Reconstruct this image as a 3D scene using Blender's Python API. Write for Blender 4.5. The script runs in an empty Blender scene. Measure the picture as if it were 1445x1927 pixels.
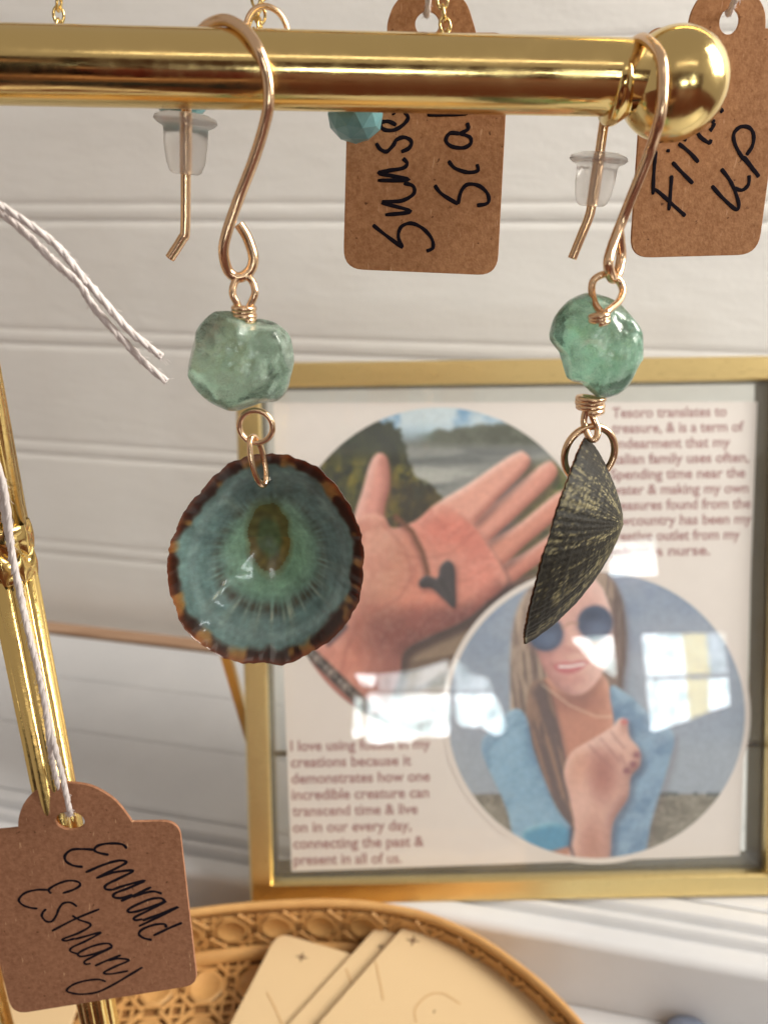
import bpy, bmesh, math, random
import numpy as np
from mathutils import Vector, Matrix, noise

random.seed(7)
R = math.radians
sc = bpy.context.scene
COL = sc.collection

# ------------------------------------------------------------------ camera, light, exposure
PITCH = R(21.3); FPX = 1447.0; PW, PH = 1445.0, 1927.0
cd = bpy.data.cameras.new('camera'); cam = bpy.data.objects.new('camera', cd); COL.objects.link(cam)
cam.location = (0, 0, 0); cam.rotation_euler = (R(90) - PITCH, 0, 0)
cd.sensor_fit = 'VERTICAL'; cd.sensor_height = 36.0; cd.lens = FPX / PH * 36.0
cd.clip_start = 0.004; cd.clip_end = 50
cd.dof.use_dof = True; cd.dof.focus_distance = 0.122; cd.dof.aperture_fstop = 21.0
sc.camera = cam

w = bpy.data.worlds.new('World'); sc.world = w; w.use_nodes = True
bg = w.node_tree.nodes['Background']; bg.inputs[0].default_value = (1.0, 0.87, 0.765, 1); bg.inputs[1].default_value = 0.385

def area(name, loc, target, sx, sy, power, col):
    l = bpy.data.lights.new(name, 'AREA'); l.shape = 'RECTANGLE'; l.size = sx; l.size_y = sy
    l.energy = power; l.color = col
    o = bpy.data.objects.new(name, l); COL.objects.link(o); o.location = loc
    o.rotation_euler = (Vector(target) - Vector(loc)).to_track_quat('-Z', 'Y').to_euler()
    return o
area('side_window_light', (0.85, 0.06, 0.50), (-0.05, 0.44, 0.15), 0.45, 0.6, 9.0, (1.0, 0.96, 0.88)).data.spread = R(105)
area('rear_window_light', (0.6, -4.2, 2.75), (0.05, 0.25, -0.1), 3.6, 0.5, 11, (1.0, 0.90, 0.80))

sc.view_settings.view_transform = 'Standard'; sc.view_settings.look = 'None'
sc.view_settings.exposure = 0.0; sc.view_settings.gamma = 1.0
sc.render.engine = 'CYCLES'
sc.cycles.use_denoising = True
try: sc.cycles.denoiser = 'OPENIMAGEDENOISE'
except Exception: pass
sc.cycles.max_bounces = 12; sc.cycles.transparent_max_bounces = 16
sc.cycles.transmission_bounces = 8
sc.cycles.sample_clamp_indirect = 6.0
sc.cycles.caustics_refractive = False
sc.cycles.blur_glossy = 0.3

# ------------------------------------------------------------------ geometry of the view, used to measure things
CP, SP = math.cos(PITCH), math.sin(PITCH)
def ray(u, v):
    a = (u - 722.5) / FPX; b = -(v - 963.5) / FPX
    return Vector((a, CP + b * SP, -SP + b * CP))
def onY(u, v, y): r = ray(u, v); return r * (y / r.y)
def onZ(u, v, z): r = ray(u, v); return r * (z / r.z)
def proj(p):
    d = p[1] * CP - p[2] * SP; up = p[1] * SP + p[2] * CP
    return 722.5 + FPX * p[0] / d, 963.5 - FPX * up / d
class Plane:
    def __init__(s, o, u, v):
        s.o = Vector(o); s.u = Vector(u).normalized(); s.v = Vector(v).normalized(); s.n = s.u.cross(s.v)
    def px(s, x, y):
        r = ray(x, y); t = s.o.dot(s.n) / r.dot(s.n); p = r * t - s.o
        return p.dot(s.u), p.dot(s.v)
    def at(s, a, b, c=0): return s.o + s.u * a + s.v * b + s.n * c
    def matrix(s):
        m = Matrix((s.u, s.v, s.n)).transposed().to_4x4(); m.translation = s.o; return m

# ------------------------------------------------------------------ object helpers
def tag(o, label=None, cat=None, group=None, kind=None):
    if label: o['label'] = label
    if cat: o['category'] = cat
    if group: o['group'] = group
    if kind: o['kind'] = kind
    return o
WORLD = {}
def link(name, me, mat=None, parent=None, matrix=None, smooth=True):
    o = bpy.data.objects.new(name, me); COL.objects.link(o)
    if mat is not None and len(me.materials) == 0: me.materials.append(mat)
    if smooth: me.polygons.foreach_set('use_smooth', [True] * len(me.polygons))
    mw = matrix.copy() if matrix is not None else Matrix.Identity(4)
    if parent is not None: o.parent = parent; o.matrix_parent_inverse = WORLD[parent.name].inverted()
    o.matrix_basis = mw; WORLD[o.name] = mw
    return o
def thing(name, label, cat, loc=(0, 0, 0), group=None):
    o = bpy.data.objects.new(name, None); COL.objects.link(o)
    o.matrix_basis = Matrix.Translation(loc); o.empty_display_size = 0.01
    WORLD[o.name] = Matrix.Translation(loc)
    return tag(o, label, cat, group)
def mesh(name, v, f):
    me = bpy.data.meshes.new(name); me.from_pydata([tuple(p) for p in v], [], f); me.update(); return me
def _rel(n, me, mat, parent, smooth):
    return link(n, me, mat, parent, Matrix.Identity(4), smooth)

def catmull(pts, n=8, closed=False):
    P = [Vector(p) for p in pts]; out = []
    m = len(P)
    if m < 3 and not closed: return P
    rng = range(m if closed else m - 1)
    for i in rng:
        if closed: a, b, c, d = P[(i - 1) % m], P[i], P[(i + 1) % m], P[(i + 2) % m]
        else: a, b, c, d = P[max(i - 1, 0)], P[i], P[i + 1], P[min(i + 2, m - 1)]
        for k in range(n):
            t = k / n; t2 = t * t; t3 = t2 * t
            out.append(0.5 * ((2 * b) + (-a + c) * t + (2 * a - 5 * b + 4 * c - d) * t2 + (-a + 3 * b - 3 * c + d) * t3))
    if not closed: out.append(P[-1])
    return out
def tube_data(pts, r, seg=12, closed=False, flat=1.0, up=None):
    P = [Vector(p) for p in pts]; n = len(P)
    rad = r if hasattr(r, '__len__') else [r] * n
    T = []
    for i in range(n):
        a = P[(i - 1) % n] if closed else P[max(i - 1, 0)]
        b = P[(i + 1) % n] if closed else P[min(i + 1, n - 1)]
        t = (b - a); T.append(t.normalized() if t.length > 1e-12 else Vector((0, 0, 1)))
    x = T[0].orthogonal().normalized(); V = []; F = []
    for i in range(n):
        if up is not None: y = Vector(up); x = y.cross(T[i]).normalized()
        else:
            x = (x - T[i] * x.dot(T[i])).normalized(); y = T[i].cross(x)
        for k in range(seg):
            a = 2 * math.pi * k / seg
            V.append(P[i] + x * (math.cos(a) * rad[i]) + y * (math.sin(a) * rad[i] * flat))
    for i in range(n if closed else n - 1):
        j = (i + 1) % n
        for k in range(seg):
            k2 = (k + 1) % seg
            F.append((i * seg + k, i * seg + k2, j * seg + k2, j * seg + k))
    if not closed:
        F.append(tuple(range(seg - 1, -1, -1))); F.append(tuple((n - 1) * seg + k for k in range(seg)))
    return V, F
def merge(*datas):
    V, F = [], []
    for v, f in datas:
        o = len(V); V += list(v); F += [tuple(i + o for i in q) for q in f]
    return V, F
def tube(name, pts, r, mat, parent=None, seg=12, closed=False):
    me = mesh(name, *tube_data(pts, r, seg, closed)); return _rel(name, me, mat, parent, True)
def lathe_data(prof, origin, axis, seg=48):
    o = Vector(origin); a = Vector(axis).normalized(); x = a.orthogonal().normalized(); y = a.cross(x)
    V, F = [], []; n = len(prof)
    for r_, h in prof:
        for k in range(seg):
            t = 2 * math.pi * k / seg
            V.append(o + a * h + x * (math.cos(t) * r_) + y * (math.sin(t) * r_))
    for i in range(n - 1):
        for k in range(seg):
            k2 = (k + 1) % seg
            F.append((i * seg + k, i * seg + k2, (i + 1) * seg + k2, (i + 1) * seg + k))
    F.append(tuple(range(seg - 1, -1, -1))); F.append(tuple((n - 1) * seg + k for k in range(seg)))
    return V, F
def box_data(x0, x1, y0, y1, z0, z1, M=None):
    V = [Vector((x, y, z)) for z in (z0, z1) for y in (y0, y1) for x in (x0, x1)]
    if M is not None: V = [M @ v for v in V]
    return V, [(0, 2, 3, 1), (4, 5, 7, 6), (0, 1, 5, 4), (2, 6, 7, 3), (0, 4, 6, 2), (1, 3, 7, 5)]
def bevel_box(name, dims, mat, parent=None, M=None, bev=0.001, seg=2):
    bm = bmesh.new(); V, F = box_data(*dims)
    vs = [bm.verts.new(v) for v in V]
    for q in F: bm.faces.new([vs[i] for i in q])
    bmesh.ops.bevel(bm, geom=bm.edges[:], offset=bev, segments=seg, profile=0.7, affect='EDGES')
    if M is not None: bmesh.ops.transform(bm, matrix=M, verts=bm.verts)
    bmesh.ops.recalc_face_normals(bm, faces=bm.faces)
    me = bpy.data.meshes.new(name); bm.to_mesh(me); bm.free()
    return link(name, me, mat, parent, Matrix.Identity(4), False)
def sheet(outline, holes=(), thick=0.0004, bev=0.0):
    "flat outline with holes, extruded: local xy plane, centred on z=0"
    cu = bpy.data.curves.new('outline', 'CURVE'); cu.dimensions = '2D'; cu.fill_mode = 'BOTH'
    cu.extrude = thick / 2; cu.bevel_depth = bev; cu.bevel_resolution = 1; cu.offset = -bev
    for ring in [outline] + list(holes):
        sp = cu.splines.new('POLY'); sp.points.add(len(ring) - 1); sp.use_cyclic_u = True
        for p, q in zip(sp.points, ring): p.co = (q[0], q[1], 0, 1)
    ob = bpy.data.objects.new('outline', cu); COL.objects.link(ob)
    me = bpy.data.meshes.new_from_object(ob); bpy.data.objects.remove(ob); bpy.data.curves.remove(cu)
    return me
def round_poly(pts, rads, n=7):
    out = []; m = len(pts)
    for i in range(m):
        p = Vector(pts[i]).to_2d(); a = Vector(pts[i - 1]).to_2d(); b = Vector(pts[(i + 1) % m]).to_2d(); r = rads[i] if hasattr(rads, '__len__') else rads
        if r <= 0: out.append(p); continue
        da = (a - p).normalized(); db = (b - p).normalized()
        s = p + da * r; e = p + db * r
        for k in range(n + 1):
            t = k / n; out.append((1 - t) ** 2 * s + 2 * t * (1 - t) * p + t * t * e)
    return out

# ------------------------------------------------------------------ materials
def lin(c, k=1.0):
    return tuple(min(1.0, ((x / 255.0 + 0.055) / 1.055) ** 2.4 * k if x > 10 else x / 255 / 12.92 * k) for x in c)
def mat(name, base, rough=0.5, metal=0.0, **kw):
    m = bpy.data.materials.new(name); m.use_nodes = True
    b = m.node_tree.nodes['Principled BSDF']
    b.inputs['Base Color'].default_value = (*base, 1); b.inputs['Roughness'].default_value = rough
    b.inputs['Metallic'].default_value = metal
    for k, v in kw.items(): b.inputs[k.replace('_', ' ')].default_value = v
    return m
def nodes(m): return m.node_tree.nodes, m.node_tree.links, m.node_tree.nodes['Principled BSDF']
def add_noise(m, scale, cols, detail=6, coord='Object', stretch=(1, 1, 1), rough=0.6, fac=(0.3, 0.7)):
    N, L, b = nodes(m)
    tc = N.new('ShaderNodeTexCoord'); mp = N.new('ShaderNodeMapping'); mp.inputs['Scale'].default_value = stretch
    nz = N.new('ShaderNodeTexNoise'); nz.inputs['Scale'].default_value = scale; nz.inputs['Detail'].default_value = detail; nz.inputs['Roughness'].default_value = rough
    cr = N.new('ShaderNodeValToRGB'); cr.color_ramp.elements[0].position = fac[0]; cr.color_ramp.elements[1].position = fac[1]
    cr.color_ramp.elements[0].color = (*cols[0], 1); cr.color_ramp.elements[1].color = (*cols[1], 1)
    L.new(tc.outputs[coord], mp.inputs[0]); L.new(mp.outputs[0], nz.inputs['Vector']); L.new(nz.outputs['Fac'], cr.inputs[0])
    L.new(cr.outputs[0], b.inputs['Base Color'])
    return nz, mp, cr
def add_bump(m, scale, strength, dist, detail=4, stretch=(1, 1, 1), coord='Object'):
    N, L, b = nodes(m)
    tc = N.new('ShaderNodeTexCoord'); mp = N.new('ShaderNodeMapping'); mp.inputs['Scale'].default_value = stretch
    nz = N.new('ShaderNodeTexNoise'); nz.inputs['Scale'].default_value = scale; nz.inputs['Detail'].default_value = detail
    bp = N.new('ShaderNodeBump'); bp.inputs['Strength'].default_value = strength; bp.inputs['Distance'].default_value = dist
    L.new(tc.outputs[coord], mp.inputs[0]); L.new(mp.outputs[0], nz.inputs['Vector']); L.new(nz.outputs['Fac'], bp.inputs['Height'])
    if b.inputs['Normal'].is_linked: L.new(b.inputs['Normal'].links[0].from_socket, bp.inputs['Normal'])
    L.new(bp.outputs[0], b.inputs['Normal'])
    return bp
def attr_color(m, name='Col'):
    N, L, b = nodes(m); a = N.new('ShaderNodeAttribute'); a.attribute_name = name
    L.new(a.outputs['Color'], b.inputs['Base Color']); return a

M = {}
M['brass'] = mat('polished_brass', (0.80, 0.60, 0.25), 0.14, 1.0)
add_bump(M['brass'], 900, 0.05, 0.0002, 3); add_bump(M['brass'], 140, 0.03, 0.0006, 2)
def smudge(m, sc_, lo, hi):
    N, L, b = nodes(m); n = N.new('ShaderNodeTexNoise'); n.inputs['Scale'].default_value = sc_; n.inputs['Detail'].default_value = 8; n.inputs['Roughness'].default_value = .7
    r = N.new('ShaderNodeMapRange'); r.inputs[1].default_value = .38; r.inputs[2].default_value = .68; r.inputs[3].default_value = lo; r.inputs[4].default_value = hi
    tc = N.new('ShaderNodeTexCoord'); L.new(tc.outputs['Object'], n.inputs['Vector']); L.new(n.outputs['Fac'], r.inputs[0]); L.new(r.outputs[0], b.inputs['Roughness'])
smudge(M['brass'], 180, .10, .27)
M['brass_post'] = mat('lacquered_brass', (0.80, 0.58, 0.22), 0.17, 1.0)
add_bump(M['brass_post'], 700, 0.16, 0.0004, 4); smudge(M['brass_post'], 220, .14, .34)
M['frame'] = mat('brushed_brass', (0.74, 0.57, 0.26), 0.30, 1.0)
add_bump(M['frame'], 500, 0.25, 0.0003, 5)
N_, L_2, b_ = nodes(M['frame']); n_ = N_.new('ShaderNodeTexNoise'); n_.inputs['Scale'].default_value = 60; n_.inputs['Detail'].default_value = 6; m_ = N_.new('ShaderNodeMapRange'); m_.inputs[3].default_value = .2; m_.inputs[4].default_value = .42; L_2.new(n_.outputs['Fac'], m_.inputs[0]); L_2.new(m_.outputs[0], b_.inputs['Roughness'])
M['rose'] = mat('rose_gold_wire', (0.86, 0.60, 0.38), 0.24, 1.0)
add_bump(M['rose'], 1500, 0.15, 0.0002, 3)
M['chain'] = mat('gold_chain', (0.86, 0.66, 0.30), 0.16, 1.0)
M['kraft'] = mat('kraft_card', (0.36, 0.20, 0.11), 0.9)
nz, _, _ = add_noise(M['kraft'], 1400, (lin((156, 106, 68)), lin((192, 142, 100))), 8, stretch=(1, 1, 1))
add_bump(M['kraft'], 2500, 0.25, 0.0002, 5)
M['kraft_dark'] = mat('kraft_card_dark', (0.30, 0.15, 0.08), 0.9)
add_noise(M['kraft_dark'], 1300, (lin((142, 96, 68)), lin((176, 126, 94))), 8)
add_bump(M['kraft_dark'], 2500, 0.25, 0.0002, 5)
def specks(m, sc_, col, thr=.70, stretch=(1, 1, 1)):
    N, L, b = nodes(m); src = b.inputs['Base Color'].links[0].from_socket
    tc = N.new('ShaderNodeTexCoord'); mp = N.new('ShaderNodeMapping'); mp.inputs['Scale'].default_value = stretch; n = N.new('ShaderNodeTexNoise'); n.inputs['Scale'].default_value = sc_; n.inputs['Detail'].default_value = 2
    r = N.new('ShaderNodeMapRange'); r.inputs[1].default_value = thr; r.inputs[2].default_value = thr + .06; mx = N.new('ShaderNodeMixRGB'); mx.inputs[2].default_value = (*col, 1)
    L.new(tc.outputs['Object'], mp.inputs[0]); L.new(mp.outputs[0], n.inputs['Vector']); L.new(n.outputs['Fac'], r.inputs[0]); L.new(r.outputs[0], mx.inputs[0]); L.new(src, mx.inputs[1]); L.new(mx.outputs[0], b.inputs['Base Color'])
for k_ in ('kraft', 'kraft_dark'): specks(M[k_], 900, lin((104, 66, 42)), .70); specks(M[k_], 700, lin((204, 160, 122)), .69, (2.2, .5, 1)); specks(M[k_], 420, lin((92, 58, 38)), .74, (.6, 2, 1))
M['ink'] = mat('dark_ink', (0.012, 0.009, 0.014), 0.95, Specular_IOR_Level=0.1)
M['string'] = mat('white_cotton', (0.72, 0.655, 0.63), 1.0, Specular_IOR_Level=0.1)
M['white'] = mat('white_paint', (0.76, 0.745, 0.72), 0.42)
add_noise(M['white'], 16, ((0.77, 0.755, 0.72), (0.85, 0.835, 0.80)), 7, stretch=(.35, 1, 1.6))
add_bump(M['white'], 150, 0.30, 0.0010, 5, stretch=(.3, 1, 1.4)); add_bump(M['white'], 420, 0.25, 0.0005, 3)
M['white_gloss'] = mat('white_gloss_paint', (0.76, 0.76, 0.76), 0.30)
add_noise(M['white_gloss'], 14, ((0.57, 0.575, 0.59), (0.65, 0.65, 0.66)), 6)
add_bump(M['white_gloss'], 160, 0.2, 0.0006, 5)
M['rawwood'] = mat('bare_wood', (0.42, 0.26, 0.16), 0.7)
add_noise(M['rawwood'], 40, ((0.34, 0.2, 0.12), (0.5, 0.33, 0.22)), 6, stretch=(0.2, 3, 3))
M['paper'] = mat('print_paper', lin((236, 226, 222)), 0.55)
M['text'] = mat('mauve_print', lin((168, 122, 122)), 0.6)
M['cane'] = mat('tan_plastic', lin((196, 148, 88)), 0.5)
add_noise(M['cane'], 60, (lin((192, 142, 84)), lin((208, 162, 102))), 4)
M['card'] = mat('cream_card', lin((212, 184, 142)), 0.8)
add_bump(M['card'], 1800, 0.12, 0.0002, 4)
M['card_mark'] = mat('brown_print', lin((110, 82, 58)), 0.7)
M['card_line'] = mat('tan_print', lin((196, 158, 110)), 0.7)
M['rubber'] = mat('clear_rubber', (0.97, 0.955, 0.93), 0.30, 0, Transmission_Weight=0.78, IOR=1.18)
M['aqua'] = mat('aqua_stone', lin((120, 170, 172)), 0.28)
add_noise(M['aqua'], 260, (lin((100, 152, 158)), lin((132, 180, 182))), 5)
M['slate'] = mat('blue_grey_stone', lin((112, 120, 138)), 0.6)
M['darkmetal'] = mat('dark_metal', (0.10, 0.11, 0.11), 0.35, 0.8)
M['tissue'] = mat('white_tissue', (0.78, 0.77, 0.77), 0.9)

# glass pane: clear sheet, reflects by Fresnel
def glass_mat():
    m = bpy.data.materials.new('clear_glass'); m.use_nodes = True; N = m.node_tree.nodes; L = m.node_tree.links
    N.remove(N['Principled BSDF']); out = N['Material Output']
    tr = N.new('ShaderNodeBsdfTransparent'); tr.inputs[0].default_value = (0.985, 0.995, 0.99, 1)
    gl = N.new('ShaderNodeBsdfGlossy'); gl.inputs['Roughness'].default_value = 0.012
    fr = N.new('ShaderNodeFresnel'); ge = N.new('ShaderNodeNewGeometry'); mr = N.new('ShaderNodeMapRange'); mr.inputs[3].default_value = 1.5; mr.inputs[4].default_value = 1 / 1.5
    L.new(ge.outputs['Backfacing'], mr.inputs[0]); L.new(mr.outputs[0], fr.inputs[0])
    mx = N.new('ShaderNodeMixShader'); L.new(fr.outputs[0], mx.inputs[0]); L.new(tr.outputs[0], mx.inputs[1]); L.new(gl.outputs[0], mx.inputs[2])
    df = N.new('ShaderNodeBsdfDiffuse'); df.inputs[0].default_value = (.9, .9, .9, 1); m2 = N.new('ShaderNodeMixShader')       # pale diffuse veil, painted in for the milky glare on the glass
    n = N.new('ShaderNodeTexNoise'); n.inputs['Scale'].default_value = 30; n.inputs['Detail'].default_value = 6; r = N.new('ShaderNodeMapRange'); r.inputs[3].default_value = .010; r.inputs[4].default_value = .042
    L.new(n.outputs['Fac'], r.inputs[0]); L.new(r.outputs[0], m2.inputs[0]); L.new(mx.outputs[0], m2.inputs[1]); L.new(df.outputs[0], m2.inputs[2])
    L.new(m2.outputs[0], out.inputs[0]); return m
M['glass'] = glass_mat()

# stone bead: translucent green fluorite
def bead_mat(name, c0, c1, c2):
    m = mat(name, c0, 0.2, 0, IOR=1.42, Subsurface_Weight=0.25, Subsurface_Scale=0.007, Coat_Weight=0.6, Coat_Roughness=0.12)
    N, L, b = nodes(m); b.inputs['Subsurface Radius'].default_value = (0.7, 1.0, 0.85)
    nz, mp, cr = add_noise(m, 150, (c0, c1), 7, rough=0.6, fac=(0.36, 0.60))
    e = cr.color_ramp.elements.new(0.72); e.color = (*c2, 1); nz.inputs['Distortion'].default_value = 1.8
    tr = N.new('ShaderNodeMapRange'); tr.inputs[1].default_value = .40; tr.inputs[2].default_value = .72; tr.inputs[3].default_value = 1.0; tr.inputs[4].default_value = .45
    L.new(nz.outputs['Fac'], tr.inputs[0]); L.new(tr.outputs[0], b.inputs['Transmission Weight'])
    rg = N.new('ShaderNodeMapRange'); rg.inputs[1].default_value = .35; rg.inputs[2].default_value = .65; rg.inputs[3].default_value = .08; rg.inputs[4].default_value = .40
    n3 = N.new('ShaderNodeTexNoise'); n3.inputs['Scale'].default_value = 300; L.new(n3.outputs['Fac'], rg.inputs[0]); L.new(rg.outputs[0], b.inputs['Roughness'])
    add_bump(m, 420, 0.7, 0.0006, 7)
    return m
M['bead_l'] = bead_mat('green_fluorite', lin((166, 204, 182)), lin((196, 224, 204)), lin((232, 242, 230)))
M['bead_r'] = bead_mat('sea_green_fluorite', lin((146, 208, 178)), lin((184, 230, 206)), lin((240, 250, 242)))

# ------------------------------------------------------------------ the setting: wall, ledge, table
ZT, ZL = -0.292, -0.258          # table top, ledge top
YAW = R(-12.0)
t2 = Vector((math.cos(YAW), math.sin(YAW), 0)); n2 = Vector((-t2.y, t2.x, 0))
def extrude(name, prof, a0, a1, m, parent, segs=1):
    "profile in (offset away from viewer, z), swept along the wall direction"
    V, F = [], []; n = len(prof)
    for a in (a0, a1):
        for o, z in prof: V.append(t2 * a + n2 * o + Vector((0, 0, z)))
    for i in range(n): j = (i + 1) % n; F.append((i, j, n + j, n + i))
    F.append(tuple(range(n - 1, -1, -1))); F.append(tuple(range(n, 2 * n)))
    me = mesh(name, V, F); bm = bmesh.new(); bm.from_mesh(me); bmesh.ops.recalc_face_normals(bm, faces=bm.faces); bm.to_mesh(me); bm.free()
    o = _rel(name, me, m, parent, False); return o
OW = 0.413
wall = extrude('back_wall', [(OW + .012, -0.32), (OW + .012, .42), (OW + .03, .42), (OW + .03, -0.32)], -0.55, 0.45, M['white'], None)
tag(wall, 'white painted wall of horizontal beaded boards behind everything', kind='structure')
SPZ = 0.0695
def arc(cx, cz, r, a0, a1, n=6): return [(cx + r * math.cos(R(a0 + (a1 - a0) * k / n)), cz + r * math.sin(R(a0 + (a1 - a0) * k / n))) for k in range(n + 1)]
for i in range(-4, 6):
    zt = -0.0044 + SPZ * i + SPZ - 0.00015; zb = -0.0044 + SPZ * i + 0.00015; bd = zb + 0.0085
    if zb < -0.30: continue
    pr = [(OW + .0125, zb)]
    pr += [(OW + .0009, zb), (OW + .0004, zb + .0011), (OW, zb + .0034), (OW, bd - .0030), (OW + .0003, bd - .0010), (OW + .0007, bd), (OW + .0003, bd + .0010), (OW, bd + .0032)]
    pr += [(OW, zt - .0034), (OW + .0004, zt - .0011), (OW + .0009, zt), (OW + .0125, zt)]
    extrude('plank', pr, -0.55, 0.45, M['white'], wall)

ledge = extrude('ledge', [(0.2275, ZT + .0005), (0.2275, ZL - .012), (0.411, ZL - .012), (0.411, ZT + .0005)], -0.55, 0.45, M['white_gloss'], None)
tag(ledge, 'white painted ledge that the picture frame stands on', kind='structure')
# nosing with two grooves, plank boards, raw wooden strip along the wall
pr = [(0.2232, ZT + .0006), (0.2232, ZL - .006)] + arc(0.2267, ZL - .0035, .0035, 180, 90, 5)
for g in (0.2345, 0.2425):
    pr += [(g - .0028, ZL), (g - .0018, ZL - .0028), (g, ZL - .0042), (g + .0010, ZL - .0036), (g + .0020, ZL - .0012), (g + .0030, ZL)]
pr += [(0.2515, ZL), (0.2525, ZL - .001), (0.2525, ZL - .0118), (0.227, ZL - .0118), (0.227, ZT + .0006)]
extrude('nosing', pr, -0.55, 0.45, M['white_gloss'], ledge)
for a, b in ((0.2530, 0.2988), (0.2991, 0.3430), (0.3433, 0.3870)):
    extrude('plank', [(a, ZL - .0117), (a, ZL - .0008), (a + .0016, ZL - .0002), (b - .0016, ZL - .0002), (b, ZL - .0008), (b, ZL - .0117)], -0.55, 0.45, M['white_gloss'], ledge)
extrude('wood_strip', [(0.3885, ZL - .0117), (0.3885, ZL + .0008), (0.3995, ZL + .0008), (0.3995, ZL - .0117)], -0.55, 0.45, M['rawwood'], ledge)

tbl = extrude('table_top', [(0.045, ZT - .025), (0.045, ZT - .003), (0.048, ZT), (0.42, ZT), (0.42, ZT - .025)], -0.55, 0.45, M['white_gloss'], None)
tag(tbl, 'white painted table top under the tray', kind='structure')

# ------------------------------------------------------------------ brass jewellery stand: bar with ball end on a fluted post
YB = 0.114
bl = onY(0, 122, YB - .001); br = onY(1190, 147, YB + .003)
bdir = (br - bl).normalized(); BR = 0.00468
XP = -0.0609
left_end = bl + bdir * ((-0.156 - bl.x) / bdir.x)
ball_c = onY(1266, 160, 0.1175)
stand = thing('jewelry_stand', 'polished brass T bar jewellery stand with a ball end and fluted post', 'jewelry stand', (XP, YB, ZT))
L_ = (ball_c - left_end).length
V1, F1 = tube_data([left_end + bdir * (L_ * k / 40) for k in range(40)] + [ball_c - bdir * .004], BR, 64)
_rel('bar', mesh('bar', V1, F1), M['brass'], stand, True)
def ball(c, sgn):
    r = 0.0071; prof = []
    for h, rr in ((-.0090, .0047), (-.0086, .0051), (-.0080, .0052), (-.0074, .0050), (-.0068, .0046)): prof.append((rr, h))
    for k in range(4, 33):
        a = R(-90 + 180 * k / 32); prof.append((max(r * math.cos(a), 1e-5), r * math.sin(a)))
    prof = [p for p in prof if p[1] < -.0067 or p[1] > -.0060]
    prof.sort(key=lambda p: p[1])
    return mesh('ball_finial', *lathe_data(prof, c, bdir * sgn, 64))
_rel('ball_finial', ball(ball_c, 1), M['brass'], stand, True)
_rel('ball_finial', ball(left_end, -1), M['brass'], stand, True)
# fluted post
def flute(z0, z1, n=2, rr=.0038):
    V, F = [], []; S = 96; lev = [z0 + (z1 - z0) * k / n for k in range(n + 1)]
    for z in lev:
        for k in range(S):
            a = 2 * math.pi * k / S
            r = rr * (0.80 + 0.20 * abs(math.cos(a * 4 + .5)) ** 0.6)
            V.append((XP + r * math.cos(a), YB + r * math.sin(a), z))
    for i in range(n):
        for k in range(S):
            k2 = (k + 1) % S; F.append((i * S + k, i * S + k2, (i + 1) * S + k2, (i + 1) * S + k))
    F.append(tuple(range(S - 1, -1, -1))); F.append(tuple(n * S + k for k in range(S)))
    return V, F
zc = onY(40, 1035, YB).z
ztop = (left_end + bdir * ((XP - left_end.x) / bdir.x)).z
_rel('lower_post', mesh('lower_post', *flute(ZT + .006, zc - .0042)), M['brass_post'], stand, True)
_rel('upper_post', mesh('upper_post', *flute(zc + .0042, ztop - .001)), M['brass_post'], stand, True)
col = _rel('collar', mesh('collar', *lathe_data([(.0030, -.0052), (.0037, -.0047), (.0038, -.0038), (.0035, -.0030), (.0034, 0), (.0035, .0030), (.0038, .0038), (.0037, .0047), (.0030, .0052)], (XP, YB, zc), (0, 0, 1), 64)), M['brass_post'], stand, True)
def leaf(sgn):
    V, F = [], []; nu, nv = 8, 6
    for i in range(nu + 1):
        u = i / nu
        wv = .0017 * math.sin(math.pi * (0.12 + 0.88 * (1 - u)) ) ** 0.8 * (1 + .25 * math.sin(u * 14))
        for j in range(-nv, nv + 1):
            t = j / nv
            V.append((t * wv, -(.0034 + .0005 * (1 - t * t) - .0004 * abs(t) + .0003 * math.sin(u * 3.1)), sgn * (u * .0052 - .0004)))
    W = 2 * nv + 1
    for i in range(nu):
        for j in range(W - 1):
            q = (i * W + j, i * W + j + 1, (i + 1) * W + j + 1, (i + 1) * W + j); F.append(q if sgn > 0 else q[::-1])
    return mesh('leaf', V, F)
lv = {1: leaf(1), -1: leaf(-1)}
for sgn in (1, -1):
    for k in range(8):
        mtx = Matrix.Translation((XP, YB, zc)) @ Matrix.Rotation(R(45 * k + (22.5 if sgn > 0 else 0) + 8), 4, 'Z')
        o = link('leaf', lv[sgn], M['brass_post'], col, mtx)
_rel('base', mesh('base', *lathe_data([(.016, 0.0004), (.0168, .0012), (.0168, .0050), (.0158, .0062), (.011, .0075), (.007, .0095), (.0045, .013)], (XP, YB, ZT), (0, 0, 1), 72)), M['brass'], stand, True)

# ------------------------------------------------------------------ earrings
WR = 0.00073
def P3(x, y, Y): return onY(x, y, Y)
def coil(c0, c1, r, turns, wr, seg=14):
    c0, c1 = Vector(c0), Vector(c1); a = (c1 - c0).normalized(); x = a.cross(Vector((0, 1, 0))).normalized(); y = a.cross(x)
    n = int(turns * seg); pts = []
    for k in range(n + 1):
        t = k / n; an = 2 * math.pi * turns * t
        rr = r * (1 + .08 * math.sin(an * .7))
        pts.append(c0.lerp(c1, t) + x * math.cos(an) * rr + y * math.sin(an) * rr)
    return tube_data(pts, wr, 10)
def ring_data(c, rx, rz, wr, ax=(1, 0, 0), az=(0, 0, 1), n=40, a0=0, a1=360):
    c = Vector(c); ax = Vector(ax).normalized(); az = Vector(az).normalized()
    full = abs(a1 - a0) >= 360
    pts = [c + ax * math.cos(R(a0 + (a1 - a0) * k / n)) * rx + az * math.sin(R(a0 + (a1 - a0) * k / n)) * rz for k in range(n if full else n + 1)]
    return tube_data(pts, wr, 12, closed=full)

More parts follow.
